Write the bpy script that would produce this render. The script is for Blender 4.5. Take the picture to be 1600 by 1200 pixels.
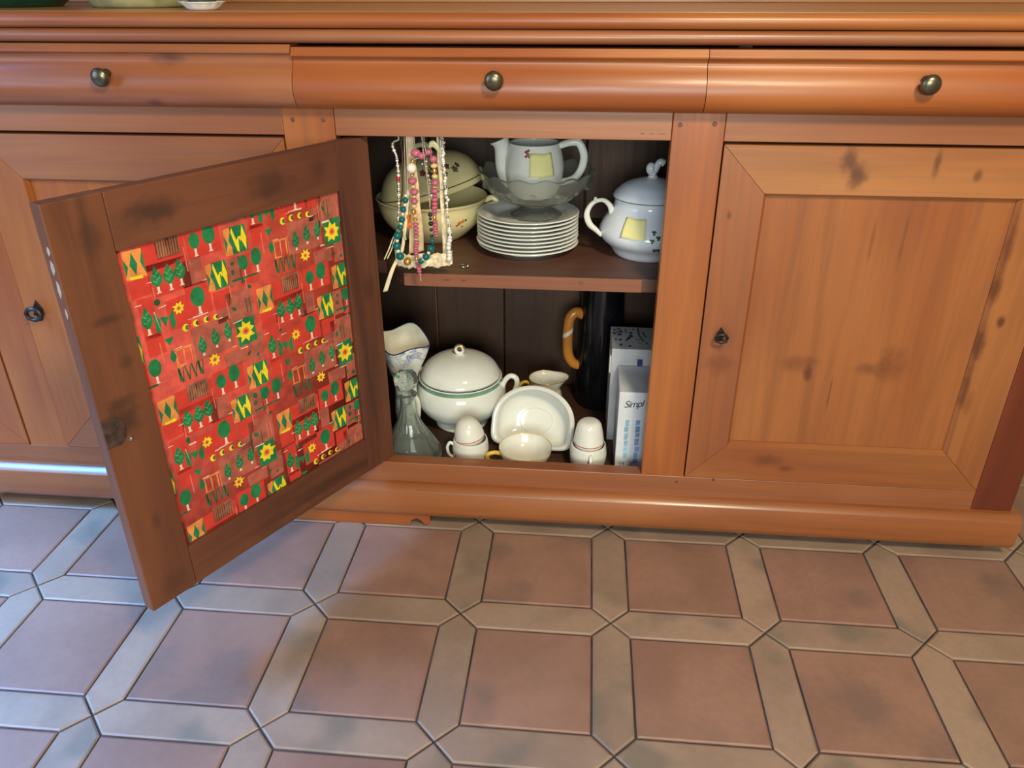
import bpy, bmesh, math, random
from mathutils import Vector, Matrix
random.seed(7)
SC = bpy.context.scene
for o in list(bpy.data.objects):
    bpy.data.objects.remove(o)
R = math.radians
PI = math.pi

# ------------------------------------------------------------------ camera
def make_camera():
    yaw, pitch, roll = 0.09166, 0.47995, -0.00172
    cy, sy, cp, sp = math.cos(yaw), math.sin(yaw), math.cos(pitch), math.sin(pitch)
    right = Vector((cy, sy, 0)); fwd = Vector((-sy*cp, cy*cp, -sp)); up = right.cross(fwd)
    r2 = right*math.cos(roll) + up*math.sin(roll)
    u2 = -right*math.sin(roll) + up*math.cos(roll)
    cam = bpy.data.cameras.new('camera')
    cam.sensor_width = 36.0
    cam.lens = 36.0*1220.77/1600
    cam.clip_start = 0.02
    ob = bpy.data.objects.new('camera', cam)
    m = Matrix((r2, u2, -fwd)).transposed().to_4x4()
    m.translation = Vector((0.3686, -1.1675, 0.9128))
    ob.matrix_world = m
    SC.collection.objects.link(ob)
    SC.camera = ob
make_camera()

# ------------------------------------------------------------------ world, lamps, exposure
W = bpy.data.worlds.new('room_ambient'); SC.world = W; W.use_nodes = True
bg = W.node_tree.nodes['Background']
bg.inputs[0].default_value = (1.0, 0.90, 0.80, 1); bg.inputs[1].default_value = 0.13

def area(name, loc, target, sx, sy, col, power):
    l = bpy.data.lights.new(name, 'AREA'); l.shape = 'RECTANGLE'; l.size = sx; l.size_y = sy
    l.color = col; l.energy = power
    o = bpy.data.objects.new(name, l); o.location = loc
    o.rotation_euler = (Vector(target)-Vector(loc)).to_track_quat('-Z', 'Y').to_euler()
    SC.collection.objects.link(o); return o
area('window_daylight', (-1.75, -1.35, 1.1), (-0.2, -0.3, 0.3), 1.1, 1.3, (0.42, 0.64, 1.0), 26)
sky_l = area('skylight', (-1.65, -0.55, 1.65), (-1.15, -0.6, 0.0), 0.7, 0.7, (0.13, 0.41, 1.0), 52)
sky_l.data.spread = R(75)
area('ceiling_lamp', (0.92, -1.5, 1.9), (0.8, -0.1, 0.5), 0.28, 0.28, (1.0, 0.84, 0.58), 40)
area('room_fill', (0.55, -2.6, 1.0), (0.3, 0.0, 0.5), 1.1, 0.8, (0.93, 1.0, 0.94), 48)  # soft fill added behind the camera to brighten fronts and open compartment

vs = SC.view_settings
vs.view_transform = 'Standard'; vs.look = 'None'; vs.gamma = 1.0; vs.use_curve_mapping = False
vs.exposure = -0.17

# ------------------------------------------------------------------ materials
def srgb(r, g, b):
    f = lambda c: (c/255/12.92) if c/255 <= 0.04045 else ((c/255+0.055)/1.055)**2.4
    return (f(r), f(g), f(b), 1)

class NT:
    def __init__(s, name):
        s.m = bpy.data.materials.new(name); s.m.use_nodes = True
        s.t = s.m.node_tree; s.b = s.t.nodes['Principled BSDF']
    def n(s, typ, **kw):
        nd = s.t.nodes.new(typ)
        for k, v in kw.items(): setattr(nd, k, v)
        return nd
    def l(s, a, b): s.t.links.new(a, b)
    def math(s, op, a, b=None, clamp=False):
        nd = s.n('ShaderNodeMath', operation=op); nd.use_clamp = clamp
        for i, x in enumerate((a, b)):
            if x is None: continue
            if isinstance(x, (int, float)): nd.inputs[i].default_value = x
            else: s.l(x, nd.inputs[i])
        return nd.outputs[0]
    def mix(s, fac, a, b, blend='MIX'):
        nd = s.n('ShaderNodeMix', data_type='RGBA', blend_type=blend)
        for i, x in ((0, fac), (6, a), (7, b)):
            if isinstance(x, (int, float)): nd.inputs[i].default_value = x
            elif isinstance(x, tuple): nd.inputs[i].default_value = x
            else: s.l(x, nd.inputs[i])
        return nd.outputs[2]
    def ramp(s, fac, stops):
        nd = s.n('ShaderNodeValToRGB'); e = nd.color_ramp.elements
        while len(e) < len(stops): e.new(0.5)
        for el, (p, c) in zip(e, stops): el.position = p; el.color = c
        s.l(fac, nd.inputs[0]); return nd.outputs[0]
    def maprange(s, v, a, b, c=0.0, d=1.0, smooth=True):
        nd = s.n('ShaderNodeMapRange'); nd.interpolation_type = 'SMOOTHSTEP' if smooth else 'LINEAR'
        s.l(v, nd.inputs[0])
        for i, x in zip((1, 2, 3, 4), (a, b, c, d)): nd.inputs[i].default_value = x
        return nd.outputs[0]

def wood(name, c1, c2, axis='X', dim=0.82, rough=0.38, coat=0.13, knots=(), grain=0.5, broad=1.0, knotcol=(70, 34, 22)):
    c1, c2 = tuple(x*dim for x in c1), tuple(x*dim for x in c2)
    w = NT(name)
    tc = w.n('ShaderNodeTexCoord'); oi = w.n('ShaderNodeObjectInfo')
    off = w.n('ShaderNodeVectorMath', operation='ADD')
    rnd = w.math('MULTIPLY', oi.outputs['Random'], 17.0)
    cmb = w.n('ShaderNodeCombineXYZ')
    for i in range(3): w.l(rnd, cmb.inputs[i])
    w.l(tc.outputs['Object'], off.inputs[0]); w.l(cmb.outputs[0], off.inputs[1])
    def mapped(al, ac):
        mp = w.n('ShaderNodeMapping')
        sc = [ac]*3; sc['XYZ'.index(axis)] = al
        mp.inputs['Scale'].default_value = sc
        w.l(off.outputs[0], mp.inputs[0]); return mp.outputs[0]
    def noise(vec, scale, detail, dist=0.0, rough_=0.55):
        nd = w.n('ShaderNodeTexNoise'); w.l(vec, nd.inputs['Vector'])
        nd.inputs['Scale'].default_value = scale; nd.inputs['Detail'].default_value = detail
        nd.inputs['Distortion'].default_value = dist; nd.inputs['Roughness'].default_value = rough_
        return nd.outputs[0]
    fine = noise(mapped(1.2, 34), 3.0, 6, 0.6)
    mid = noise(mapped(0.8, 9), 2.2, 3, 1.4)
    big = noise(mapped(1.6, 5), 1.1*broad, 2, 0.3)
    col = w.mix(w.maprange(big, 0.33, 0.67), srgb(*c1), srgb(*c2))
    band = w.maprange(mid, 0.42, 0.72)
    dark = tuple(x*0.62 for x in c1)
    col = w.mix(w.math('MULTIPLY', band, 0.42*grain), col, srgb(dark[0], dark[1]*0.93, dark[2]*0.86))
    fg = w.maprange(fine, 0.35, 0.7, 1.05, 0.90)
    sc = w.n('ShaderNodeVectorMath', operation='SCALE'); w.l(col, sc.inputs[0])
    w.l(fg, sc.inputs['Scale']); col = sc.outputs[0]
    for (kx, ky, kz, rx, ry, rz, st) in knots:
        sub = w.n('ShaderNodeVectorMath', operation='SUBTRACT'); w.l(tc.outputs['Object'], sub.inputs[0]); sub.inputs[1].default_value = (kx, ky, kz)
        nz = w.n('ShaderNodeTexNoise'); w.l(tc.outputs['Object'], nz.inputs['Vector']); nz.inputs['Scale'].default_value = 60
        dv = w.n('ShaderNodeVectorMath', operation='DIVIDE'); w.l(sub.outputs[0], dv.inputs[0]); dv.inputs[1].default_value = (rx, ry, rz)
        ln = w.n('ShaderNodeVectorMath', operation='LENGTH'); w.l(dv.outputs[0], ln.inputs[0])
        d = w.math('ADD', ln.outputs['Value'], w.math('MULTIPLY', w.math('SUBTRACT', nz.outputs[0], 0.5), 0.9))
        msk = w.maprange(d, 1.05, 0.15, 0.0, st)
        col = w.mix(msk, col, srgb(*knotcol))
    w.l(col, w.b.inputs['Base Color'])
    w.l(w.maprange(fine, 0.3, 0.7, rough-0.05, rough+0.08), w.b.inputs['Roughness'])
    w.b.inputs['Coat Weight'].default_value = coat; w.b.inputs['Coat Roughness'].default_value = 0.22
    bp = w.n('ShaderNodeBump'); bp.inputs['Strength'].default_value = 0.06; bp.inputs['Distance'].default_value = 0.002
    w.l(fine, bp.inputs['Height']); w.l(bp.outputs[0], w.b.inputs['Normal'])
    return w.m

def plain(name, c, rough=0.4, metal=0.0, coat=0.0, var=0.06, vscale=30, spec=0.5, sheen=0.0, trans=0.0, ior=1.45):
    w = NT(name)
    tc = w.n('ShaderNodeTexCoord'); nz = w.n('ShaderNodeTexNoise')
    nz.inputs['Scale'].default_value = vscale; nz.inputs['Detail'].default_value = 3
    w.l(tc.outputs['Object'], nz.inputs['Vector'])
    a = srgb(*[max(0, x*(1-var)) for x in c]); b = srgb(*[min(255, x*(1+var)) for x in c])
    w.l(w.mix(w.maprange(nz.outputs[0], 0.3, 0.7), a, b), w.b.inputs['Base Color'])
    w.b.inputs['Roughness'].default_value = rough; w.b.inputs['Metallic'].default_value = metal
    w.b.inputs['Coat Weight'].default_value = coat
    w.b.inputs['Specular IOR Level'].default_value = spec
    w.b.inputs['Sheen Weight'].default_value = sheen
    w.b.inputs['Transmission Weight'].default_value = trans; w.b.inputs['IOR'].default_value = ior
    return w.m

VC1, VC2 = (180, 94, 42), (202, 120, 56)
WX = wood('varnished_wood_along_x', VC1, VC2, 'X')
WZ = wood('varnished_wood_along_z', VC1, VC2, 'Z')
WXs = wood('varnished_rail_wood', (168, 98, 58), (186, 118, 74), 'X', grain=0.3,
           knots=[(0.462, -0.001, 0.714, .006, .01, .0011, .9), (0.449, -0.001, 0.714, .004, .01, .0011, .9), (0.477, -0.001, 0.714, .009, .01, .0011, .8)])
WEND = wood('shaded_end_wood', (120, 52, 30), (138, 66, 38), 'Z')  # same varnished wood, with the shade at this end put into darker colours
WPANEL = wood('door_panel_wood', (170, 94, 50), (190, 116, 62), 'Z', broad=0.8, knots=[
    (0.745, -0.0, 0.340, .010, .05, .020, .7), (0.725, 0, 0.358, .045, .05, .020, .4), (0.87, 0, 0.362, .030, .05, .040, .42), (0.84, 0, 0.352, .035, .05, .016, .4), (0.785, 0, 0.30, .0025, .05, .05, .55),
    (0.80, 0, 0.56, .004, .05, .05, .35), (0.845, 0, 0.56, .004, .05, .06, .3)])
WTOPR = wood('door_top_rail_wood', (186, 114, 62), (204, 136, 78), 'X', knots=[
    (0.742, 0, 0.683, .016, .05, .026, .7), (0.755, 0, 0.660, .020, .05, .026, .75), (0.862, 0, 0.680, .007, .05, .028, .6), (0.92, 0, 0.664, .008, .05, .014, .6)])
WSTR = wood('door_stile_wood_worn', (172, 98, 52), (190, 118, 64), 'Z', knots=[
    (1.012, 0, 0.445, .008, .05, .014, .8), (0.992, 0, 0.565, .008, .05, .06, .5), (0.991, 0, 0.50, .010, .05, .035, .6), (0.991, 0, 0.405, .011, .05, .04, .6), (0.991, 0, 0.33, .007, .05, .06, .5), (1.003, 0, 0.622, .006, .05, .012, .7), (1.01, 0, 0.17, .006, .05, .01, .5), (1.0, 0, 0.30, .01, .05, .03, .35)])
WSTL = wood('door_stile_wood_lock', (168, 96, 54), (184, 112, 66), 'Z', knots=[
    (0.598, 0, 0.40, .022, .05, .03, .35), (0.585, 0, 0.60, .005, .05, .008, .6), (0.60, 0, 0.355, .03, .05, .03, .35)])
WBOTR = wood('door_bottom_rail_wood', (168, 94, 50), (182, 112, 58), 'X', knots=[
    (0.70, 0, 0.175, .035, .05, .018, .45), (0.735, 0, 0.16, .02, .05, .01, .5)])
WDRL = wood('drawer_wood_dark_knots', (174, 98, 52), (190, 116, 68), 'X', knots=[
    (-0.225, -.03, 0.812, .035, .05, .012, .7), (-0.255, -.03, 0.752, .014, .05, .008, .6)])
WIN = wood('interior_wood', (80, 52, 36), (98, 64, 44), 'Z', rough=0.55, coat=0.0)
WSHELF = wood('shelf_wood', (100, 64, 50), (120, 78, 60), 'X', rough=0.45, coat=0.05)
WEDGE = wood('shelf_edge_wood', (158, 96, 66), (176, 112, 80), 'X', rough=0.5, coat=0.0, knots=[
    (0.145, 0.06, 0.463, .01, .03, .002, .7), (0.175, 0.06, 0.463, .006, .03, .002, .6), (0.37, .06, .465, .008, .03, .006, .4)])
WB_Z = wood('raw_door_stile_wood', (120, 68, 42), (146, 86, 52), 'Z', rough=0.55, coat=0.0, grain=1.2, knotcol=(52, 32, 24), knots=[
    (0.028, 0, 0.425, .030, .02, .034, .75), (0.045, 0, 0.655, .022, .02, .03, .5), (0.04, 0, 0.557, .03, .02, .008, .55), (0.05, 0, 0.50, .012, .02, .012, .4), (0.03, 0, 0.45, .03, .02, .012, .5),
    (0.035, 0, 0.27, .008, .02, .02, .4), (0.04, 0, 0.16, .03, .02, .03, .3)])
WB_Z2 = wood('raw_door_hinge_stile_wood', (108, 60, 44), (132, 78, 54), 'Z', rough=0.55, coat=0.0, grain=1.2, knotcol=(48, 30, 24), knots=[
    (0.45, 0, 0.30, .03, .02, .12, .35), (0.46, 0, 0.47, .02, .02, .03, .4)])
WB_X = wood('raw_door_rail_wood', (112, 62, 42), (136, 80, 52), 'X', rough=0.55, coat=0.0, grain=1.2, knotcol=(50, 31, 24), knots=[
    (0.125, 0, 0.668, .05, .02, .022, .7), (0.30, 0, 0.665, .05, .02, .028, .6), (0.385, 0, 0.67, .02, .02, .02, .35), (0.33, 0, 0.16, .16, .02, .02, .4), (0.21, 0, 0.155, .05, .02, .03, .3)])
BRASS = plain('aged_brass', (112, 104, 84), rough=0.32, metal=0.85, var=0.15)
IRON = plain('dark_iron', (58, 54, 52), rough=0.38, metal=0.8, var=0.2)
STEEL = plain('bright_steel', (225, 225, 220), rough=0.18, metal=1.0)
PEG = plain('dark_peg', (96, 62, 42), rough=0.5)
WHITE = plain('white_porcelain', (226, 228, 222), rough=0.10, var=0.012, spec=0.6)
WHITE2 = plain('ivory_white_china', (226, 226, 216), rough=0.14, var=0.02, spec=0.6)
BLUEW = plain('daylit_porcelain', (218, 224, 230), rough=0.10, var=0.012, spec=0.6)  # white porcelain with the blue of the window light put into its colour
CREAM = plain('cream_glaze', (240, 226, 170), rough=0.14, var=0.03, vscale=14, spec=0.6)
GOLD = plain('gilt', (206, 168, 78), rough=0.25, metal=0.7)
GILTY = plain('yellow_gilt_glaze', (220, 182, 70), rough=0.2)
GREENB = plain('green_band', (120, 164, 138), rough=0.15)
GREYLINE = plain('grey_green_line', (96, 118, 104), rough=0.2)
BROWNLINE = plain('brown_rim_line', (110, 78, 50), rough=0.3)
REDLINE = plain('red_rim_line', (196, 60, 58), rough=0.25)
PINKY = plain('pink_rim_line', (224, 150, 140), rough=0.25)
CLOVER = plain('clover_print', (30, 70, 48), rough=0.3)
ORANGEP = plain('orange_flower_print', (206, 104, 40), rough=0.3, var=0.2, vscale=200)
LEAFP = plain('leaf_print', (96, 104, 70), rough=0.3, var=0.2)
MAROONP = plain('maroon_flower_print', (128, 70, 56), rough=0.3, var=0.25, vscale=200)
NOTE = plain('yellow_note_paper', (236, 230, 160), rough=0.85, var=0.02)
BLACKG = plain('black_glaze', (15, 16, 20), rough=0.16, spec=0.5)
CARTON = plain('white_carton', (214, 218, 222), rough=0.6, var=0.03)
CARTON2 = plain('printed_carton', (196, 198, 200), rough=0.6, var=0.04)
PURPLE = plain('purple_print', (64, 56, 120), rough=0.6)
TEALP = plain('teal_print', (52, 120, 116), rough=0.6)
BLUEP = plain('pale_blue_print', (148, 188, 212), rough=0.6, var=0.15)
NAVYP = plain('navy_print', (122, 152, 196), rough=0.6, var=0.15)
INK = plain('dark_ink', (34, 40, 48), rough=0.6)
PINKB = plain('pink_bead', (186, 100, 120), rough=0.3, var=0.08, vscale=150)
TEALB = plain('teal_bead', (10, 98, 100), rough=0.15, var=0.1, vscale=150)
SILVERB = plain('silver_bead', (214, 206, 190), rough=0.2, metal=0.9)
GOLDB = plain('gold_bead', (222, 178, 96), rough=0.25, metal=0.75)
WOODB = plain('pale_wood_bead', (222, 190, 136), rough=0.5)
IVORYB = plain('ivory_bead', (232, 222, 204), rough=0.4)
DARKB = plain('dark_bead', (30, 46, 42), rough=0.2)
REDB = plain('red_bead', (184, 36, 56), rough=0.25)
THREAD = plain('pale_thread', (188, 178, 156), rough=0.7)
BRCORD = plain('brown_cord', (84, 58, 40), rough=0.7)
CRYST = plain('crystal_bead', (226, 224, 216), rough=0.12, var=0.12, vscale=300)
LACE = plain('cream_lace', (222, 208, 176), rough=0.9, var=0.10, vscale=160)
RIBBON = plain('cream_ribbon', (228, 216, 180), rough=0.8, var=0.05)
BEIGE = plain('beige_organza', (216, 190, 150), rough=0.8, var=0.1, vscale=60)
GREENG = plain('dark_green_glaze', (18, 66, 44), rough=0.15)
OLIVE = plain('olive_stoneware', (150, 146, 104), rough=0.4, var=0.12)
DKGREY = plain('dark_slate_glaze', (62, 64, 52), rough=0.3)
GLASS = plain('clear_glass', (232, 240, 234), rough=0.02, var=0.0, trans=0.93, ior=1.38)
GLASS2 = plain('pressed_glass', (226, 228, 220), rough=0.04, var=0.0, trans=0.90, ior=1.13)
GROUT = plain('dark_grout', (70, 62, 60), rough=0.9, var=0.2, vscale=20)
WALL = plain('plaster_wall', (170, 148, 118), rough=0.9, var=0.05, vscale=8)
SKIRT = plain('brown_skirting_tile', (104, 80, 60), rough=0.5)

def delft():
    w = NT('blue_and_white_delft_glaze')
    tc = w.n('ShaderNodeTexCoord'); sp = w.n('ShaderNodeSeparateXYZ'); w.l(tc.outputs['Object'], sp.inputs[0])
    nz = w.n('ShaderNodeTexNoise'); nz.inputs['Scale'].default_value = 42; nz.inputs['Detail'].default_value = 3; nz.inputs['Distortion'].default_value = 1.5
    w.l(tc.outputs['Object'], nz.inputs['Vector'])
    m1 = w.maprange(nz.outputs[0], 0.56, 0.64)
    rim = w.maprange(sp.outputs[2], 0.160, 0.192, 0.0, 0.55)
    low = w.maprange(nz.outputs[0], 0.44, 0.56)
    col = w.mix(w.math('MULTIPLY', m1, 0.75), srgb(228, 230, 226), srgb(52, 84, 136))
    col = w.mix(w.math('MULTIPLY', rim, low), col, srgb(66, 96, 150))
    w.l(col, w.b.inputs['Base Color']); w.b.inputs['Roughness'].default_value = 0.12
    return w.m
DELFT = delft()
DELFT_IN = plain('delft_inside_glaze', (216, 212, 194), rough=0.15)
NAVY = plain('navy_rim', (44, 58, 100), rough=0.2)

def tile_mat(name, c1, c2, c3):
    w = NT(name)
    tc = w.n('ShaderNodeTexCoord'); oi = w.n('ShaderNodeObjectInfo')
    cmb = w.n('ShaderNodeCombineXYZ')
    for i in range(3): w.l(w.math('MULTIPLY', oi.outputs['Random'], 31.0*(i+1)), cmb.inputs[i])
    ad = w.n('ShaderNodeVectorMath', operation='ADD'); w.l(tc.outputs['Object'], ad.inputs[0]); w.l(cmb.outputs[0], ad.inputs[1])
    def noise(s, d, dist=0.0):
        nz = w.n('ShaderNodeTexNoise'); nz.inputs['Scale'].default_value = s; nz.inputs['Detail'].default_value = d
        nz.inputs['Distortion'].default_value = dist
        w.l(ad.outputs[0], nz.inputs['Vector']); return nz.outputs[0]
    a = noise(6.5, 2, 0.4); f = noise(90, 4)
    col = w.mix(w.maprange(a, 0.36, 0.62), srgb(*c1), srgb(*c2))
    col = w.mix(w.maprange(noise(8.5, 1.5), 0.55, 0.72, 0, 0.75), col, srgb(*c3))
    tone = w.maprange(oi.outputs['Random'], 0, 1, 0.93, 1.06, smooth=False)
    tone = w.math('MULTIPLY', tone, w.maprange(f, 0.3, 0.7, 0.96, 1.04))
    sc = w.n('ShaderNodeVectorMath', operation='SCALE'); w.l(col, sc.inputs[0]); w.l(tone, sc.inputs['Scale'])
    w.l(sc.outputs[0], w.b.inputs['Base Color']); w.b.inputs['Roughness'].default_value = 0.5
    bp = w.n('ShaderNodeBump'); bp.inputs['Strength'].default_value = 0.12; bp.inputs['Distance'].default_value = 0.002
    w.l(f, bp.inputs['Height']); w.l(bp.outputs[0], w.b.inputs['Normal'])
    return w.m
TILE = tile_mat('terracotta_tile', (134, 101, 85), (147, 112, 94), (116, 95, 84))
STRIP = tile_mat('beige_strip_tile', (142, 118, 100), (155, 130, 110), (110, 102, 88))

# ------------------------------------------------------------------ object helpers
def link(o, parent=None):
    SC.collection.objects.link(o)
    if parent is not None: o.parent = parent
    return o
def to_mesh(name, bm, mats, smooth=None):
    bmesh.ops.recalc_face_normals(bm, faces=bm.faces[:]) if smooth != 'keep' else None
    me = bpy.data.meshes.new(name); bm.to_mesh(me); bm.free()
    for m in (mats if isinstance(mats, (list, tuple)) else [mats]): me.materials.append(m)
    if smooth:
        for p in me.polygons: p.use_smooth = True
        if smooth is True: me.set_sharp_from_angle(angle=R(42))
    return me
def obj(name, bm, mats, parent=None, smooth=None, loc=None, rot=None, bevel=0.0, label=None):
    o = bpy.data.objects.new(name, bm if isinstance(bm, bpy.types.Mesh) else to_mesh(name, bm, mats, smooth))
    link(o, parent)
    if loc: o.location = loc
    if rot: o.rotation_euler = rot
    if bevel:
        b = o.modifiers.new('edge', 'BEVEL'); b.width = bevel; b.segments = 2; b.limit_method = 'ANGLE'; b.angle_limit = R(50)
    if label: o['label'] = label
    return o
def empty(name, loc=(0, 0, 0), rot=None, parent=None):
    o = bpy.data.objects.new(name, None); o.empty_display_size = 0.05
    link(o, parent); o.location = loc
    if rot: o.rotation_euler = rot
    return o
def tag(o, label, cat, group=None, kind=None):
    o['label'] = label; o['category'] = cat
    if group: o['group'] = group
    if kind: o['kind'] = kind
    return o
def BM(): return bmesh.new()
def box(bm, x0, x1, y0, y1, z0, z1, mi=0):
    v = [bm.verts.new(p) for p in ((x0, y0, z0), (x1, y0, z0), (x1, y1, z0), (x0, y1, z0), (x0, y0, z1), (x1, y0, z1), (x1, y1, z1), (x0, y1, z1))]
    for f in ((0, 3, 2, 1), (4, 5, 6, 7), (0, 1, 5, 4), (1, 2, 6, 5), (2, 3, 7, 6), (3, 0, 4, 7)):
        bm.faces.new([v[i] for i in f]).material_index = mi
    return bm
def prism(bm, pts, axis, a, b, mi=0):
    # pts: 2-D outline in the plane across the axis; axis 'X' -> (y,z), 'Y' -> (x,z), 'Z' -> (x,y)
    def P(p, t):
        return {'X': (t, p[0], p[1]), 'Y': (p[0], t, p[1]), 'Z': (p[0], p[1], t)}[axis]
    A = [bm.verts.new(P(p, a)) for p in pts]; B = [bm.verts.new(P(p, b)) for p in pts]
    n = len(pts)
    bm.faces.new(A).material_index = mi; bm.faces.new(B[::-1]).material_index = mi
    for i in range(n):
        bm.faces.new((A[i], B[i], B[(i+1) % n], A[(i+1) % n])).material_index = mi
    return bm
def lathe(bm, prof, seg=48, sx=1.0, sy=1.0, fn=None, mi=0, mis=None, cx=0.0, cy=0.0):
    rings = []
    for k, (r, z) in enumerate(prof):
        if r < 1e-6:
            rings.append([bm.verts.new((cx, cy, z))]); continue
        ring = []
        for i in range(seg):
            t = 2*PI*i/seg; rr, zz = (fn(t, r, z, k) if fn else (r, z))
            ring.append(bm.verts.new((cx+rr*math.cos(t)*sx, cy+rr*math.sin(t)*sy, zz)))
        rings.append(ring)
    for k in range(len(rings)-1):
        a, b = rings[k], rings[k+1]; m_ = mis[k] if mis else mi
        for i in range(seg):
            j = (i+1) % seg
            try:
                if len(a) == 1 and len(b) == 1: continue
                if len(a) == 1: f = bm.faces.new((a[0], b[j], b[i]))
                elif len(b) == 1: f = bm.faces.new((a[i], a[j], b[0]))
                else: f = bm.faces.new((a[i], a[j], b[j], b[i]))
                f.material_index = m_
            except ValueError: pass
    return bm
def spline(pts, n=8, closed=False):
    P = [Vector(p) for p in pts]; out = []; m = len(P)
    for i in range(m if closed else m-1):
        p1, p2 = P[i], P[(i+1) % m]
        p0 = P[i-1] if (i > 0 or closed) else p1; p3 = P[(i+2) % m] if (i+2 < m or closed) else p2
        for k in range(n):
            t = k/n
            out.append(0.5*((2*p1)+(p2-p0)*t+(2*p0-5*p1+4*p2-p3)*t*t+(3*p1-p0-3*p2+p3)*t**3))
    if not closed: out.append(P[-1])
    return out
def tube(bm, pts, rad, seg=10, closed=False, mi=0, flat=1.0):
    # rad: number or list; flat squashes the section along its binormal
    n = len(pts); P = [Vector(p) for p in pts]; rings = []
    up = Vector((0, 0, 1)); prev = None
    for i in range(n):
        if closed: t = P[(i+1) % n]-P[i-1]
        else: t = P[min(i+1, n-1)]-P[max(i-1, 0)]
        t.normalize()
        if prev is None:
            a = t.orthogonal().normalized()
            if abs(t.dot(up)) < 0.98: a = (up-t*t.dot(up)).normalized()
        else: a = (prev-t*prev.dot(t)).normalized()
        prev = a; b = t.cross(a)
        r = rad[i] if isinstance(rad, (list, tuple)) else rad
        rings.append([bm.verts.new(P[i]+a*r*math.cos(2*PI*k/seg)+b*r*flat*math.sin(2*PI*k/seg)) for k in range(seg)])
    for i in range(n if closed else n-1):
        a, b = rings[i], rings[(i+1) % n]
        for k in range(seg):
            bm.faces.new((a[k], a[(k+1) % seg], b[(k+1) % seg], b[k])).material_index = mi
    if not closed:
        bm.faces.new(rings[0][::-1]).material_index = mi; bm.faces.new(rings[-1]).material_index = mi
    return bm
def ball(bm, c, r, seg=12, sz=1.0, mi=0):
    res = bmesh.ops.create_uvsphere(bm, u_segments=seg, v_segments=max(6, seg*2//3), radius=1.0)
    for v in res['verts']:
        v.co = Vector((c[0]+v.co.x*r, c[1]+v.co.y*r, c[2]+v.co.z*r*sz))
        for f in v.link_faces: f.material_index = mi
    return bm
def solid(outer, inner):  # outer profile bottom->rim, inner profile rim->bottom
    return list(outer)+list(inner)
def smoothprof(pts, n=5):
    out = []
    for i, p in enumerate(spline([(a, b, 0) for a, b in pts], n)):
        k = min(i//n, len(pts)-2); lo, hi = sorted((pts[k][1], pts[k+1][1]))
        out.append((max(0.0, p.x), min(hi, max(lo, p.y))))
    return out

# ------------------------------------------------------------------ setting: tiled floor, rear wall
P_, OX, OY = 0.2415, 0.1977, -0.2276
fb = BM(); box(fb, -2.6, 3.2, -3.2, 0.5, -0.06, -0.0035)
floor = obj('floor', fb, GROUT); floor['kind'] = 'structure'
G = 0.0032; hs = 0.030
def tile_mesh():
    h = (P_-2*hs)/2-G/2; c = 0.0025
    b = BM(); prism(b, [(-h, -h), (h, -h), (h, h), (-h, h)], 'Z', -0.012, -c/2)
    vv = [v for v in b.verts if v.co.z > -0.01]
    top = [b.verts.new((x*(h-c), y*(h-c), 0)) for x, y in ((-1, -1), (1, -1), (1, 1), (-1, 1))]
    tf = [f for f in b.faces if all(v in vv for v in f.verts)]
    order = sorted(vv, key=lambda v: math.atan2(v.co.y, v.co.x)); top.sort(key=lambda v: math.atan2(v.co.y, v.co.x))
    bmesh.ops.delete(b, geom=tf, context='FACES_ONLY')
    b.faces.new(top)
    for i in range(4): b.faces.new((order[i], order[(i+1) % 4], top[(i+1) % 4], top[i]))
    return to_mesh('tile', b, TILE)
def strip_mesh():
    L = P_/2; c = 0.0025; g = G/2
    def hexa(d):
        w = hs-d; tip = L-d*1.414; sh = tip-w
        return [(tip, 0), (sh, w), (-sh, w), (-tip, 0), (-sh, -w), (sh, -w)]
    b = BM(); o_ = hexa(g); i_ = hexa(g+c)
    lo = [b.verts.new((x, y, -0.012)) for x, y in o_]; up = [b.verts.new((x, y, -c/2)) for x, y in o_]; tp = [b.verts.new((x, y, 0)) for x, y in i_]
    b.faces.new(tp); b.faces.new(lo[::-1])
    for k in range(6):
        j = (k+1) % 6
        b.faces.new((lo[k], lo[j], up[j], up[k])); b.faces.new((up[k], up[j], tp[j], tp[k]))
    return to_mesh('strip_tile', b, STRIP)
TM, SM = tile_mesh(), strip_mesh()
rt = random.Random(3)
for i in range(-8, 9):
    for j in range(-6, 3):
        x, y = OX+P_*i, OY+P_*j
        def put(name, me, xx, yy, rz):
            o = bpy.data.objects.new(name, me); link(o, floor)
            o.location = (xx, yy, rt.uniform(-0.0004, 0.0004)); o.rotation_euler = (rt.uniform(-.0012, .0012), rt.uniform(-.0012, .0012), rz+rt.uniform(-.003, .003))
        put('tile', TM, x+P_/2, y+P_/2, rt.choice((0, PI/2, PI)))
        put('strip_tile', SM, x+P_/2, y, rt.choice((0, PI)))
        put('strip_tile', SM, x, y+P_/2, PI/2+rt.choice((0, PI)))
wb = BM(); box(wb, -2.6, 3.2, 0.5, 0.6, -0.06, 2.6)
wall = obj('wall_back', wb, WALL); wall['kind'] = 'structure'
sb = BM(); box(sb, -2.6, 3.2, 0.486, 0.5, 0.0, 0.09)
sk = obj('baseboard_back', sb, SKIRT, bevel=0.003); sk['kind'] = 'structure'

# ------------------------------------------------------------------ the sideboard
SB = tag(empty('sideboard', (0, 0, 0)), 'long varnished reddish wood sideboard with one door swung open above the tiled floor', 'sideboard')
ZT, ZB = 0.705, 0.133
XL, XR = -1.215, 1.125
DEPTH = 0.45
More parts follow.
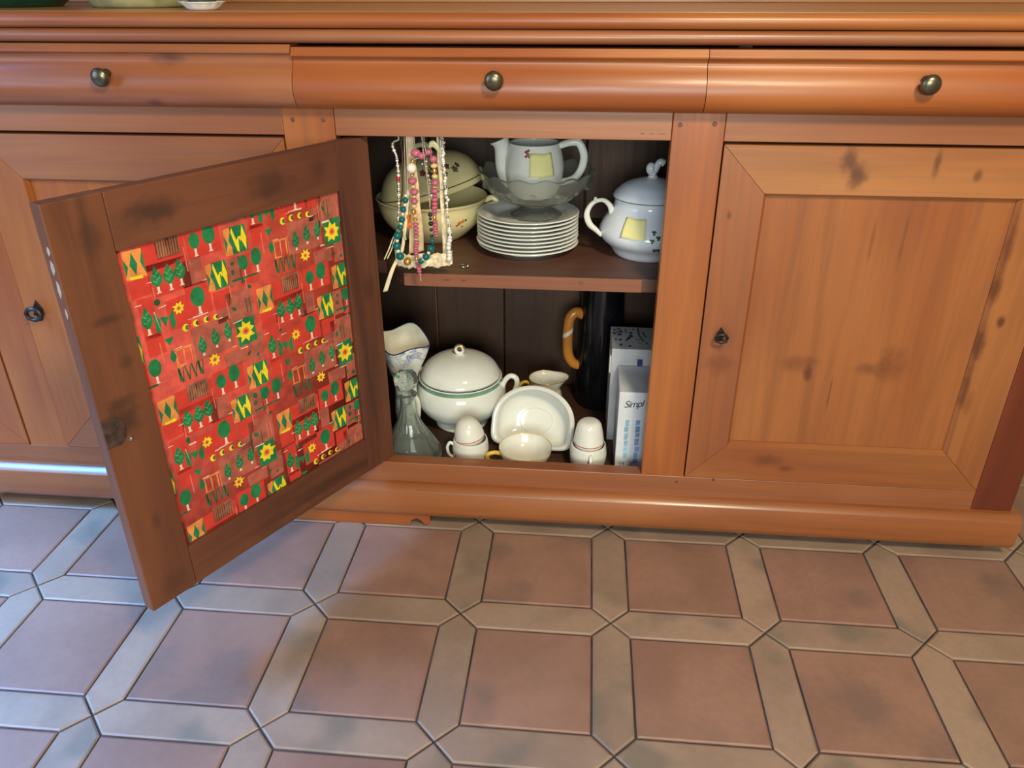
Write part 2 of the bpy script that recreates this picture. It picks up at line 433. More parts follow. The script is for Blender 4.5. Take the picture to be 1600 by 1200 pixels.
# table top: slab with rounded nose, then the frieze moulding
def arc(cy, cz, r, a0, a1, n=6): return [(cy+r*math.cos(R(a0+(a1-a0)*i/n)), cz+r*math.sin(R(a0+(a1-a0)*i/n))) for i in range(n+1)]
b = BM()
prism(b, [(-0.0035, 0.8708), (-0.0200, 0.8708)]+arc(-0.0235, 0.8611, 0.0098, 88, 272, 10)+[(-0.018, 0.8512), (-0.0035, 0.8512)], 'X', XL-0.03, XR+0.03)
obj('edge_moulding', b, WX, SB, smooth=True)
b = BM(); box(b, XL-0.0295, XR+0.0295, -0.0022, DEPTH, 0.8512, 0.8717)
obj('table_top', b, wood('table_top_wood', (188, 124, 72), (202, 140, 84), 'X'), SB, bevel=0.0008)
b = BM()
prism(b, [(0.02, 0.8505), (-0.024, 0.8505)]+arc(-0.0235, 0.8415, 0.0085, 90, 235, 8)+[(-0.018, 0.832), (0.02, 0.832)], 'X', XL-0.02, XR+0.02)
obj('frieze_moulding', b, WXs, SB, smooth=True)
b = BM(); box(b, XL, XR, 0.415, 0.44, 0.8717, 1.18)
obj('back_board', b, wood('backboard_wood', (190, 128, 76), (204, 144, 88), 'X'), SB, bevel=0.002)
# stiles of the front frame, their pegs
def stile(x0, x1, z0=0.087, z1=0.744, mat=WZ):
    b = BM(); box(b, x0, x1, 0.0, 0.025, z0, z1); return obj('stile', b, mat, SB, bevel=0.0012)
STL = [(-1.215, -1.143), (-0.650, -0.578), (-0.0785, -0.0006), (0.4906, 0.5640)]
for s in STL: stile(*s)
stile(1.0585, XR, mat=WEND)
def disc(bm, x, y, z, r, th, seg=14):
    A = [bm.verts.new((x+r*math.cos(2*PI*k/seg), y, z+r*math.sin(2*PI*k/seg))) for k in range(seg)]
    B = [bm.verts.new((x+r*.8*math.cos(2*PI*k/seg), y-th, z+r*.8*math.sin(2*PI*k/seg))) for k in range(seg)]
    bm.faces.new(B)
    for k in range(seg): bm.faces.new((A[k], A[(k+1) % seg], B[(k+1) % seg], B[k]))
    return bm
for px, pz in ((0.501, 0.727), (0.549, 0.729), (-0.063, 0.727), (-0.017, 0.727), (0.553, 0.121), (0.616, 0.129), (-0.594, 0.727), (-0.636, 0.727), (1.075, 0.727)):
    obj('peg', disc(BM(), px, 0.0, pz, 0.0034, 0.0008), PEG, SB)
# rails between the stiles, above and below the doors
for x0, x1 in ((-1.1425, -0.6505), (-0.5775, -0.079), (0.0, 0.490), (0.5645, 1.058)):
    b = BM(); box(b, x0, x1, 0.001, 0.024, ZT, 0.744); obj('top_rail', b, WXs, SB, bevel=0.001)
b = BM(); box(b, XL, 1.0580, -0.0005, 0.026, 0.0875, ZB-0.0002)
obj('bottom_rail', b, WBOTR if False else WXs, SB, bevel=0.0015)
# plinth moulding with a sloped top, apron and bracket feet
b = BM()
prism(b, [(0.03, 0.0942), (-0.0070, 0.0942), (-0.0085, 0.0938), (-0.0198, 0.0848), (-0.0206, 0.0835), (-0.0206, 0.040), (-0.019, 0.034), (-0.014, 0.027), (0.03, 0.027)], 'X', XL-0.012, XR+0.012)
obj('plinth_moulding', b, wood('plinth_wood', (172, 98, 48), (186, 112, 58), 'X', coat=0.5), SB, smooth=True)
b = BM(); prism(b, [(0.06, 0.0), (0.018, 0.0), (0.018, 0.03), (0.06, 0.03)], 'X', 1.055, 1.113); obj('foot', b, WEND, SB, bevel=0.002)
b = BM(); prism(b, [(0.06, 0.0), (0.018, 0.0), (0.018, 0.03), (0.06, 0.03)], 'X', -1.19, -1.13); obj('foot', b, WZ, SB, bevel=0.002)
def bracket(x0, x1, name='bracket_foot'):
    m = (x0+x1)/2
    pts = [(x0, 0.030), (x1, 0.030), (x1+0.001, 0.010), (x1-0.004, 0.0045), (x1-0.011, 0.005), (x1-0.015, 0.012), (x1-0.024, 0.018), (x1-0.034, 0.013), (x1-0.040, 0.0), (x0+0.040, 0.0), (x0+0.034, 0.013), (x0+0.024, 0.018), (x0+0.015, 0.012), (x0+0.011, 0.005), (x0+0.004, 0.0045), (x0-0.001, 0.010)]
    b = BM(); prism(b, pts, 'Y', -0.012, 0.012); obj(name, b, WX, SB, bevel=0.001)
bracket(-0.185, 0.108)
for x in (-1.14, 1.06):
    b = BM(); box(b, x, x+0.05, 0.36, 0.42, 0, 0.03); obj('foot', b, WZ, SB)
b = BM(); box(b, -0.08, 0.02, 0.36, 0.42, 0, 0.03); obj('foot', b, WZ, SB)
# carcass
ZF = 0.085
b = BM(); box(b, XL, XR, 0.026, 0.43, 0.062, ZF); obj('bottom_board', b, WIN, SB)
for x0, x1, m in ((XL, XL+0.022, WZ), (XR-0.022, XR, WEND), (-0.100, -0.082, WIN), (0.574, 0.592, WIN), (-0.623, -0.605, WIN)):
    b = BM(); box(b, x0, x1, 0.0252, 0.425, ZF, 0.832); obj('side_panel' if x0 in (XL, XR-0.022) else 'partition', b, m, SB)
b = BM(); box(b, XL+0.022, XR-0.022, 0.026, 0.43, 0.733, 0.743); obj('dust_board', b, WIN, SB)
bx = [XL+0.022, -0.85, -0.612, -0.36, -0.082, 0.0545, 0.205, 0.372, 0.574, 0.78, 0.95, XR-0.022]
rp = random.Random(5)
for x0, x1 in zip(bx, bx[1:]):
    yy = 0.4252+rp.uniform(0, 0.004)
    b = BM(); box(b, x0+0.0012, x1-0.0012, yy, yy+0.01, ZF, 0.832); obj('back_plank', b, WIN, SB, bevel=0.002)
b = BM(); box(b, 0.0535, 0.0562, 0.4225, 0.4250, ZF, 0.4500); obj('seam_strip', b, WEDGE, SB)
# shelf in the open compartment, front corner cut back
b = BM()
prism(b, [(0.073, 0.062), (0.5735, 0.062), (0.5735, 0.424), (-0.0815, 0.424), (-0.0815, 0.125), (0.030, 0.118)], 'Z', 0.4505, 0.4730)
obj('shelf', b, WSHELF, SB, bevel=0.0008)
b = BM(); box(b, 0.0735, 0.4700, 0.0595, 0.0618, 0.4507, 0.4728); obj('shelf_lipping', b, WEDGE, SB, bevel=0.0006, label='paler front lipping of the shelf')
for x in (-0.0815, 0.5555):
    b = BM(); box(b, x, x+0.018, 0.12, 0.40, 0.432, 0.4503); obj('shelf_cleat', b, WSHELF, SB)

# drawers
DP = [(0.012, 0.8275), (-0.0215, 0.8275), (-0.0225, 0.8272), (-0.0275, 0.8178), (-0.0270, 0.8162), (-0.0205, 0.8138), (-0.0185, 0.8100), (-0.0196, 0.8055), (-0.0245, 0.7985), (-0.0300, 0.7900), (-0.0332, 0.7805), (-0.0340, 0.7710), (-0.0322, 0.7620), (-0.0275, 0.7540), (-0.0210, 0.7480), (-0.0140, 0.7455), (0.012, 0.7455)]
def knob(x, z, parent):
    b = BM()
    lathe(b, [(0.0, 0.0), (0.0078, 0.0), (0.0075, 0.002), (0.0048, 0.004), (0.0045, 0.009), (0.0075, 0.0125), (0.0122, 0.0155), (0.0132, 0.0185), (0.0122, 0.0215), (0.0085, 0.0242), (0.004, 0.0253), (0.0, 0.0256)], 28)
    obj('knob', b, BRASS, parent, smooth='keep', loc=(x, -0.0285, z), rot=(R(97), 0, 0))
for n, (x0, x1, kx, m) in enumerate(((-1.212, -0.6155, -0.92, WX), (-0.6145, -0.0455, -0.318, WDRL), (-0.0445, 0.5275, 0.2415, WX), (0.5285, 1.122, 0.811, WX))):
    b = BM(); prism(b, DP if n not in (1,) else [(y, z+(0.0035 if z > 0.81 else 0)) for y, z in DP], 'X', x0, x1)
    for f in b.faces: f.material_index = 0
    d = obj('drawer', b, m, SB, smooth=True)
    knob(kx, 0.7905, d)
    b = BM(); box(b, x0+0.03, x1-0.03, 0.0125, 0.38, 0.752, 0.815)
    obj('drawer_box', b, WIN, d)

# panelled doors
def miter(x0, x1, z0, z1, w0, w1, side, y0, y1, hb=0.005):
    # one mitred frame member with a chamfer along its inner edge (front face at y0)
    g = 0.0004
    o = [(x0, z0), (x1, z0), (x1, z1), (x0, z1)]
    i = [(x0+w0, z0+w1), (x1-w0, z0+w1), (x1-w0, z1-w1), (x0+w0, z1-w1)]
    i2 = [(x0+w0+hb, z0+w1+hb), (x1-w0-hb, z0+w1+hb), (x1-w0-hb, z1-w1-hb), (x0+w0+hb, z1-w1-hb)]
    a, c = {'bottom': (0, 1), 'right': (1, 2), 'top': (2, 3), 'left': (3, 0)}[side]
    b = BM()
    def quad(ps, y): return [b.verts.new((p[0], y, p[1])) for p in ps]
    dx = {'bottom': (1, 0), 'top': (-1, 0), 'right': (0, 1), 'left': (0, -1)}[side]
    def sh(p, s): return (p[0]+dx[0]*g*s, p[1]+dx[1]*g*s)
    F = quad([sh(o[a], 1), sh(o[c], -1), sh(i[c], -1), sh(i[a], 1)], y0)
    C = quad([sh(i2[a], 1), sh(i2[c], -1)], y0+0.008)
    Bk = quad([sh(o[a], 1), sh(o[c], -1), sh(i2[c], -1), sh(i2[a], 1)], y1)
    b.faces.new(F); b.faces.new((F[3], F[2], C[1], C[0]))
    b.faces.new((C[0], C[1], Bk[2], Bk[3])); b.faces.new(Bk[::-1])
    b.faces.new((F[0], Bk[0], Bk[1], F[1]))
    b.faces.new((F[0], F[3], C[0], Bk[3], Bk[0])); b.faces.new((F[1], Bk[1], Bk[2], C[1], F[2]))
    return b
def key(x, z, parent, big=False):
    b = BM()
    s = 1.5 if big else 1.0
    pts = [(x, z+0.013*s), (x+0.0055*s, z+0.004*s), (x+0.0055*s, z-0.004*s), (x, z-0.013*s), (x-0.0055*s, z-0.004*s), (x-0.0055*s, z+0.004*s)]
    prism(b, pts, 'Y', -0.0035, -0.0018)
    lathe2 = BM()
    obj('keyhole_plate', b, IRON, parent, bevel=0.0005)
    b = BM(); tube(b, [(x, -0.0035, z-0.002), (x, -0.013, z-0.002)], 0.0028)
    tube(b, [(x-0.0075*s, -0.0155, z-0.006*s), (x-0.009*s, -0.016, z), (x-0.005*s, -0.0165, z+0.005*s), (x, -0.0165, z+0.0055*s), (x+0.005*s, -0.0165, z+0.005*s), (x+0.009*s, -0.016, z), (x+0.0075*s, -0.0155, z-0.006*s), (x, -0.0165, z-0.008*s)], 0.0024*s, closed=True)
    obj('key', b, IRON, parent, smooth='keep')
def door(x0, x1, keyx, mats, keybig=False):
    d = empty('door', (0, 0, 0), parent=SB)
    z0, z1 = ZB+0.0012, ZT-0.0040
    w0, w1 = 0.0645, 0.0680
    for side, m in zip(('left', 'right', 'top', 'bottom'), mats):
        obj('frame_stile' if side in ('left', 'right') else 'frame_rail', miter(x0, x1, z0, z1, w0, w1, side, -0.0018, 0.0215), m, d)
    b = BM(); box(b, x0+w0-0.004, x1-w0+0.004, 0.0085, 0.018, z0+w1-0.004, z1-w1+0.004)
    obj('door_panel', b, mats[4], d)
    key(keyx, 0.408, d, keybig)
    return d
door(0.5660, 1.0565, 0.595, (WSTL, WSTR, WTOPR, WBOTR, WPANEL))
door(-0.5765, -0.0800, -0.552, (WZ, WZ, WXs, WXs, WZ), True)
door(-1.1415, -0.6520, -0.678, (WZ, WZ, WX, WX, WPANEL), True)

# the open centre door: local x from the free edge to the hinge, y from the back face to the front face
OD = empty('door', (-0.2003, -0.4025, 0.0), rot=(0, 0, math.atan2(0.8677, 0.497)), parent=SB)
OD['label'] = 'open door showing its raw wood back and red patterned lining'
DW, dz0, dz1 = 0.4875, 0.1345, 0.7015
TH = 0.021
b = BM(); box(b, 0.0, 0.0695, 0.0, TH, dz0, dz1); obj('frame_stile', b, WB_Z, OD, bevel=0.0012)
b = BM(); box(b, 0.4228, DW, 0.0, TH, dz0, dz1); obj('frame_stile', b, WB_Z2, OD, bevel=0.0012)
b = BM(); box(b, 0.0702, 0.4222, 0.0004, TH-0.0005, 0.6325, dz1-0.0004); obj('frame_rail', b, WB_X, OD, bevel=0.001)
b = BM(); box(b, 0.0702, 0.4222, 0.0004, TH-0.0005, dz0+0.0004, 0.2005); obj('frame_rail', b, WB_X, OD, bevel=0.001)
b = BM(); box(b, 0.0702, 0.4222, 0.0085, 0.0145, 0.2006, 0.6324); obj('door_panel', b, WPANEL, OD)
# worn pale paint along the free edge
b = BM()
for z, h, w_ in ((0.648, 0.010, 0.006), (0.628, 0.016, 0.008), (0.602, 0.020, 0.007), (0.575, 0.012, 0.004)):
    prism(b, [(0.004, z), (0.004+w_*.7, z-h*.4), (0.004+w_, z+h*.1), (0.004+w_*.6, z+h*.7), (0.0045, z+h*.5)], 'X', -0.0004, 0.0002)
obj('paint_chip', b, plain('worn_pale_paint', (176, 160, 146), rough=0.8), OD)['kind'] = 'stuff'
# lock mortise on the free stile
b = BM()
prism(b, [(0.0005, 0.399), (0.018, 0.398), (0.026, 0.404), (0.0285, 0.416), (0.026, 0.430), (0.018, 0.437), (0.0005, 0.438)], 'Y', -0.0011, 0.002)
obj('lock_plate', b, plain('dark_lock_plate', (64, 46, 36), rough=0.7, metal=0.0, var=0.25, vscale=90), OD, bevel=0.0005, label='dark stained lock plate')
b = BM(); ball(b, (0.0300, -0.0012, 0.4005), 0.0030, 12); obj('screw', b, STEEL, OD, smooth='keep', label='shiny screw head')

# printed fabric lining (flat print on the fabric face)
def fabric_panel():
    cols = [('fabric_red', (192, 76, 62), .08), ('print_bright_red', (200, 62, 50), .04), ('print_brown_red', (166, 88, 72), .10), ('print_green', (40, 116, 70), .10),
            ('print_light_green', (92, 150, 96), .08), ('print_yellow', (232, 206, 44), .05), ('print_orange', (218, 136, 72), .08), ('print_white', (226, 200, 180), .04),
            ('print_khaki', (142, 96, 72), .16), ('print_dark_green', (52, 92, 60), .15), ('print_pink', (206, 110, 88), .06)]
    mats = [plain(n, c, rough=0.9, var=v, vscale=70, spec=0.15) for n, c, v in cols]
    RED, BR, BRN, GRN, LGR, YEL, ORA, WHT, KHA, DGR, PNK = range(11)
    U0, U1, Z0, Z1 = 0.0706, 0.4218, 0.2010, 0.6320
    Y0 = 0.0068
    polys = []   # (layer, material, [(u,z)])
    def P(l, m, pts): polys.append((l, m, pts))
    def ell(l, m, u, z, ru, rz, n=14, rot=0.0):
        P(l, m, [(u+ru*math.cos(2*PI*k/n)*math.cos(rot)-rz*math.sin(2*PI*k/n)*math.sin(rot), z+ru*math.cos(2*PI*k/n)*math.sin(rot)+rz*math.sin(2*PI*k/n)*math.cos(rot)) for k in range(n)])
    def rect(l, m, u0, z0, u1, z1, j=0.0008):
        q = lambda: rr.uniform(-j, j)
        P(l, m, [(u0+q(), z0+q()), (u1+q(), z0+q()), (u1+q(), z1+q()), (u0+q(), z1+q())])
    def leaf(l, m, u, z, w, h):
        P(l, m, [(u, z+h), (u+w*.45, z+h*.45), (u+w*.95, z-h*.1), (u+w*.85, z-h*.55), (u+w*.3, z-h*.95), (u, z-h), (u-w*.3, z-h*.95), (u-w*.85, z-h*.55), (u-w*.95, z-h*.1), (u-w*.45, z+h*.45)])
    def vein(u, z, w, h):
        for s, k in ((1, .35), (-1, .1), (1, -.25), (-1, -.45)):
            P(4, LGR, [(u, z+h*(k-.22)), (u+s*w*.62, z+h*(k+.08)), (u+s*w*.55, z+h*(k+.16)), (u, z+h*(k-.06))])
    def trunk(u, z0, z1, w=0.0016, foot=0.003):
        P(2, WHT, [(u-w, z1), (u-w, z0+.0012), (u-foot, z0+.001), (u-foot, z0-.0004), (u+foot, z0-.0004), (u+foot, z0+.001), (u+w, z0+.0012), (u+w, z1)])
    def tri(l, m, *p): P(l, m, list(p))
    def flower(u, z, r):
        pts = []
        for k in range(16):
            a = 2*PI*k/16+.2; q = r if k % 2 == 0 else r*.62
            pts.append((u+q*math.cos(a)*rr.uniform(.85, 1.1), z+q*math.sin(a)*rr.uniform(.85, 1.1)))
        P(4, YEL, pts); ell(5, ORA, u, z, r*.36, r*.36, 8); ell(6, BR, u, z, r*.2, r*.2, 7)
    rr = random.Random(11)
    # background rhythm of the cloth, then the repeat (a half-drop lattice of 17.65 x 20 cm)
    for i in range(-1, 3):
        for j in range(-3, 5):
            a, c = i*0.1765, -i*0.1005+j*0.2-0.086
            if c > 0.25 or c < -0.62: continue
            A = lambda u, z: (u+a, z+c)
            def r_(l, m, u0, z0, u1, z1, jj=.0008): rect(l, m, u0+a, z0+c, u1+a, z1+c, jj)
            # bright and brownish blocks
            r_(1, BR, .078, .655, .106, .677); r_(1, BR, .100, .682, .160, .715); r_(1, BR, .104, .648, .160, .690)
            r_(1, BR, .162, .682, .212, .720); r_(1, BR, .186, .604, .212, .629); r_(1, BR, .082, .598, .104, .652); r_(1, BR, .083, .575, .106, .603)
            r_(1, BR, .148, .606, .182, .650); r_(1, BR, .233, .625, .252, .668); r_(1, BR, .118, .600, .148, .640); r_(1, BRN, .146, .648, .178, .682)
            r_(1, BRN, .121, .694, .153, .719); r_(1, BRN, .203, .572, .246, .622); r_(1, BRN, .186, .585, .206, .604); r_(1, BRN, .226, .512, .252, .553); r_(1, BRN, .144, .545, .206, .592)
            r_(1, BRN, .213, .628, .236, .668); r_(1, BRN, .186, .518, .222, .540)
            # hatched khaki patch
            for k in range(9):
                u = .122+k*.0036
                P(2, KHA, [A(u, .695), A(u+.0022, .695), A(u+.0030+rr.uniform(-.001, .001), .718), A(u+.0008, .718)])
            r_(1, KHA, .124, .696, .152, .717)
            # thin pale verticals and stripes
            for u, z0, z1, m in ((.158, .668, .700, PNK), (.107, .640, .662, PNK), (.213, .615, .648, PNK), (.240, .620, .655, PNK), (.100, .560, .590, PNK), (.1435, .545, .575, PNK)):
                P(2, m, [A(u-.0009, z0), A(u+.0009, z0), A(u+.0004, z1), A(u-.0012, z1)])
            for k in range(7):
                u = .204+k*.006; z = rr.uniform(.577, .59)
                P(2, rr.choice((KHA, PNK, BRN, DGR)), [A(u, z), A(u+.0018, z), A(u+.0014, z+rr.uniform(.02, .034)), A(u-.0004, z+.022)])
            # orange block with green diamonds
            r_(2, ORA, .0775, .6785, .1030, .7140); r_(3, YEL, .082, .6778, .098, .6815)
            tri(3, GRN, A(.0895, .7105), A(.0945, .6960), A(.0905, .6825), A(.0845, .6960))
            tri(3, GRN, A(.0775, .706), A(.0822, .694), A(.0775, .682)); tri(3, GRN, A(.1032, .712), A(.0985, .697), A(.1032, .6815))
            # three leaf trees, the ripple of white trunks
            for u, z in ((.114, .674), (.131, .673), (.1465, .675)):
                leaf(3, GRN, u+a, z+c, .0085, .0135); vein(u+a, z+c, .0085, .0135); trunk(u+a, z-.0215+c, z-.012+c)
            # single round tree
            ell(3, GRN, .164+a, .632+c, .0105, .0138); trunk(.164+a, .6085+c, .620+c, .0018, .003); r_(2, WHT, .1515, .6062, .1745, .6076)
            # pairs of round trees
            for u, z, ru, rz in ((.174, .704, .0080, .0105), (.196, .7075, .0095, .0128), (.2405, .657, .0082, .0105), (.2625, .6595, .0090, .0122)):
                ell(3, GRN, u+a, z+c, ru, rz); trunk(u+a, z-rz-.0095+c, z-rz+.001+c, .0016, .0028)
            # row of leaf trees
            for u, z in ((.157, .567), (.178, .571), (.1985, .5725)):
                leaf(3, GRN, u+a, z+c, .0066, .0130); vein(u+a, z+c, .0066, .013); trunk(u+a, z-.0165+c, z-.012+c, .0013, .0022)
            # single leaf tree
            leaf(3, GRN, .090+a, .627+c, .0082, .0150); vein(.090+a, .627+c, .0082, .015); trunk(.090+a, .6045+c, .613+c)
            # moons
            for k, (u, z) in enumerate(((.139, .597), (.1545, .598), (.170, .598), (.1845, .5965))):
                q = .0052-.0004*k
                ell(3, YEL, u+a, z+c, q, q, 12); ell(4, DGR if k else GRN, u+.0022+a, z-.0002+c, q*.62, q*.70, 10); ell(5, BR, u+.0046+a, z+c, q*.45, q*.6, 8)
            # green hourglass, triangle and drop
            tri(3, GRN, A(.100, .632), A(.1075, .618), A(.1045, .601), A(.0985, .606)); tri(3, GRN, A(.1265, .628), A(.1185, .617), A(.1215, .600), A(.127, .606))
            tri(3, GRN, A(.1065, .622), A(.119, .620), A(.113, .608)); tri(3, GRN, A(.106, .5925), A(.1195, .5915), A(.1125, .5815)); leaf(3, GRN, .1135+a, .567+c, .0048, .0095)
            P(3, WHT, [A(.1005, .631), A(.1020, .631), A(.1055, .606), A(.1045, .606)]); r_(3, WHT, .1075, .6335, .1185, .6348)
            # yellow and green zigzags
            for (u0, z0, u1, z1) in ((.2165, .671, .2520, .7085), (.1815, .6315, .2135, .6695)):
                w, h = u1-u0, z1-z0
                Q = lambda x, y: A(u0+x*w, z0+y*h)
                P(2, ORA, [Q(0, .02), Q(.34, .0), Q(.34, 1.), Q(.03, .95)]); P(2, GRN, [Q(.32, .0), Q(1., .03), Q(1., .98), Q(.32, 1.)])
                tri(3, GRN, Q(.02, .72), Q(.16, .45), Q(.02, .12)); tri(3, GRN, Q(.36, .95), Q(.20, .55), Q(.36, .15))
                tri(4, YEL, Q(.40, .97), Q(.54, .48), Q(.60, .03), Q(.52, .10), Q(.34, .80)); tri(4, YEL, Q(.54, .48), Q(.66, .62), Q(.60, .03))
                tri(4, YEL, Q(.86, .98), Q(.99, .50), Q(.93, .04), Q(.74, .50)); tri(4, YEL, Q(.64, .60), Q(.80, .60), Q(.72, .40))
            # dark green thin zigzag band
            x = .115
            for k in range(4):
                P(3, DGR, [A(x, .547), A(x+.0022, .548), A(x+.0062, .526), A(x+.0042, .525)]); P(3, DGR, [A(x+.0098, .546), A(x+.0080, .546), A(x+.0044, .525), A(x+.0062, .526)])
                if k in (0, 3): tri(3, DGR, A(x, .546), A(x+.004, .546), A(x+.003, .527), A(x+.001, .527))
                x += .0098
            # orange doorway
            for q in ((.117, .5705, .142, .573), (.117, .549, .1195, .572), (.128, .549, .1300, .571), (.1385, .549, .1405, .571), (.117, .5480, .130, .5500)): r_(2, ORA, *q)
            r_(2, WHT, .117, .5735, .128, .5748)
            # flowers
            r_(2, GRN, .2115, .541, .2425, .5795, .0015); r_(3, WHT, .209, .5775, .224, .5792); r_(3, WHT, .213, .5375, .226, .5388)
            flower(.2265+a, .561+c, .0165); flower(.1345+a, .6255+c, .0090); flower(.1710+a, .5385+c, .0095)
            # small green scraps and white ticks
            for u, z in ((.2365, .632), (.244, .6215), (.108, .642), (.222, .648), (.2235, .660), (.226, .527), (.240, .520), (.214, .598)):
                ell(3, DGR, u+a, z+c, rr.uniform(.002, .0045), rr.uniform(.002, .005), 7, rr.uniform(0, 1))
            r_(3, DGR, .218, .6345, .262, .6375)
            for u, z in ((.083, .645), (.180, .651), (.148, .606), (.104, .669), (.190, .5925), (.205, .545)):
                r_(3, WHT, u-.004, z-.0005, u+.004, z+.0006)
    bm = BM()
    box(bm, U0, U1, Y0, Y0+0.0016, Z0, Z1, RED)
    pb = BM()
    for l, m, pts in polys:
        y = Y0-0.00006*l-0.00002
        try:
            f = pb.faces.new([pb.verts.new((u, y, z)) for u, z in pts]); f.material_index = m
        except ValueError: pass
    for co, no in (((U0, 0, 0), (-1, 0, 0)), ((U1, 0, 0), (1, 0, 0)), ((0, 0, Z0), (0, 0, -1)), ((0, 0, Z1), (0, 0, 1))):
        bmesh.ops.bisect_plane(pb, geom=pb.verts[:]+pb.edges[:]+pb.faces[:], plane_co=co, plane_no=no, clear_outer=True)
    bmesh.ops.triangulate(pb, faces=[f for f in pb.faces if len(f.verts) > 4])
    tmp = bpy.data.meshes.new('tmp'); pb.to_mesh(tmp); pb.free()
    n0 = len(bm.faces); bm.from_mesh(tmp); bpy.data.meshes.remove(tmp)
    obj('fabric_lining', to_mesh('fabric_lining', bm, mats, 'keep'), None, OD, label='red fabric printed with green trees, yellow flowers and zigzags')
    me = OD.children[-1].data
    for p in me.polygons: p.use_smooth = False
fabric_panel()

# ------------------------------------------------------------------ crockery on the shelf
ZS = 0.4732
# stack of nine dessert plates
def plate_mesh():
    b = BM()
    prof = smoothprof([(0.0, 0.0030), (0.040, 0.0030), (0.052, 0.0005), (0.055, 0.0005), (0.058, 0.0040), (0.074, 0.0100), (0.0895, 0.0140), (0.0912, 0.0152), (0.0895, 0.0164)], 4)
    prof += smoothprof([(0.0885, 0.0164), (0.072, 0.0126), (0.058, 0.0068), (0.048, 0.0058), (0.0, 0.0058)], 4)
    lathe(b, prof, 72)
    return to_mesh('plate', b, WHITE, True)
PM = plate_mesh()
PX, PY = 0.2705, 0.212
ords = ['lowest', 'second lowest', 'third lowest', 'fourth lowest', 'middle', 'fourth from the top', 'third from the top', 'second from the top', 'topmost']
rpz = random.Random(2)
for k in range(9):
    o = bpy.data.objects.new('dessert_plate', PM); link(o)
    o.location = (PX+rpz.uniform(-.0012, .0012), PY+rpz.uniform(-.0012, .0012), ZS+0.0068*k)
    tag(o, ('%s white dessert plate of the stack on the shelf' % ords[k]) + (', under the glass footed bowl' if k == 8 else ''), 'plate', 'stacked dessert plates')
PTOP = ZS+0.0068*8+0.0058   # well of the top plate
# footed glass bowl
def compote():
    b = BM(); N = 96
    def fn(t, r, z, k):
        if r > 0.088:
            s = (r-0.088)/0.014; w = 0.5+0.5*math.cos(14*t)
            return r+0.003*s*(w-.5)*2, z+0.0040*s*(w-.5)*2
        if z < 0.02 and r > 0.02: return r+0.0012*math.cos(12*t), z
        return r+0.0006*math.cos(24*t)*(1 if r > .03 else 0), z
    prof = smoothprof([(0.0, 0.0055), (0.020, 0.0050), (0.038, 0.0006), (0.0440, 0.0006), (0.0450, 0.0025), (0.036, 0.0075), (0.024, 0.0130), (0.019, 0.0190), (0.024, 0.0245), (0.050, 0.0270), (0.074, 0.0385), (0.092, 0.0560), (0.1000, 0.0760), (0.1012, 0.0800), (0.0986, 0.0810)], 4)
    prof += smoothprof([(0.0980, 0.0808), (0.0890, 0.0575), (0.072, 0.0425), (0.050, 0.0312), (0.0, 0.0300)], 4)
    lathe(b, prof, N, fn=fn)
    for k in range(14):
        t = 2*PI*(k+.5)/14; ball(b, (0.0895*math.cos(t), 0.0895*math.sin(t), 0.0545), 0.0062, 10, 0.6)
    return obj('footed_glass_bowl', b, GLASS2, smooth='keep', loc=(PX+0.0145, PY, PTOP+0.0016))
tag(compote(), 'clear pressed glass footed bowl with scalloped rim standing on the stacked plates', 'bowl')
ZJ = PTOP+0.0016+0.0316
# white pot without lid inside the glass bowl
JX, JY = PX+0.0105, PY+0.004
jg = tag(empty('lidless_teapot', (JX, JY, ZJ)), 'white lidless teapot with tall spout and yellow note, standing in the glass bowl', 'teapot')
b = BM()
lathe(b, smoothprof([(0.0, 0.001), (0.034, 0.0), (0.037, 0.002), (0.046, 0.020), (0.0515, 0.045), (0.050, 0.068), (0.0450, 0.0875), (0.0430, 0.0920), (0.0440, 0.0940), (0.0430, 0.0950)], 5)+smoothprof([(0.0410, 0.0940), (0.0410, 0.0890), (0.047, 0.070), (0.0485, 0.048), (0.043, 0.022), (0.030, 0.005), (0.0, 0.005)], 4), 56)
obj('pot_body', b, WHITE, jg, smooth=True)
b = BM()
sp = spline([(-0.040, 0, 0.022), (-0.051, 0, 0.036), (-0.0560, 0, 0.056), (-0.0570, 0, 0.076), (-0.0580, 0, 0.0900), (-0.0610, 0, 0.0985)], 6)
tube(b, sp, [0.0120 + (0.0075*max(0, (i/len(sp)-.66)/.34)) for i in range(len(sp))], 16)
obj('spout', b, WHITE, jg, smooth=True)
b = BM()
hp = spline([(0.042, 0, 0.0885), (0.060, 0, 0.0945), (0.0755, 0, 0.0945), (0.0835, 0, 0.082), (0.0860, 0, 0.068), (0.0810, 0, 0.048), (0.068, 0, 0.033), (0.044, 0, 0.027)], 7)
tube(b, hp, [0.0058+0.0012*math.sin(PI*i/len(hp)) for i in range(len(hp))], 12)
tube(b, [(0.074, 0, 0.097), (0.0775, 0, 0.1005), (0.080, 0, 0.0995)], [0.006, 0.0045, 0.003], 10)
obj('handle', b, WHITE, jg, smooth=True)
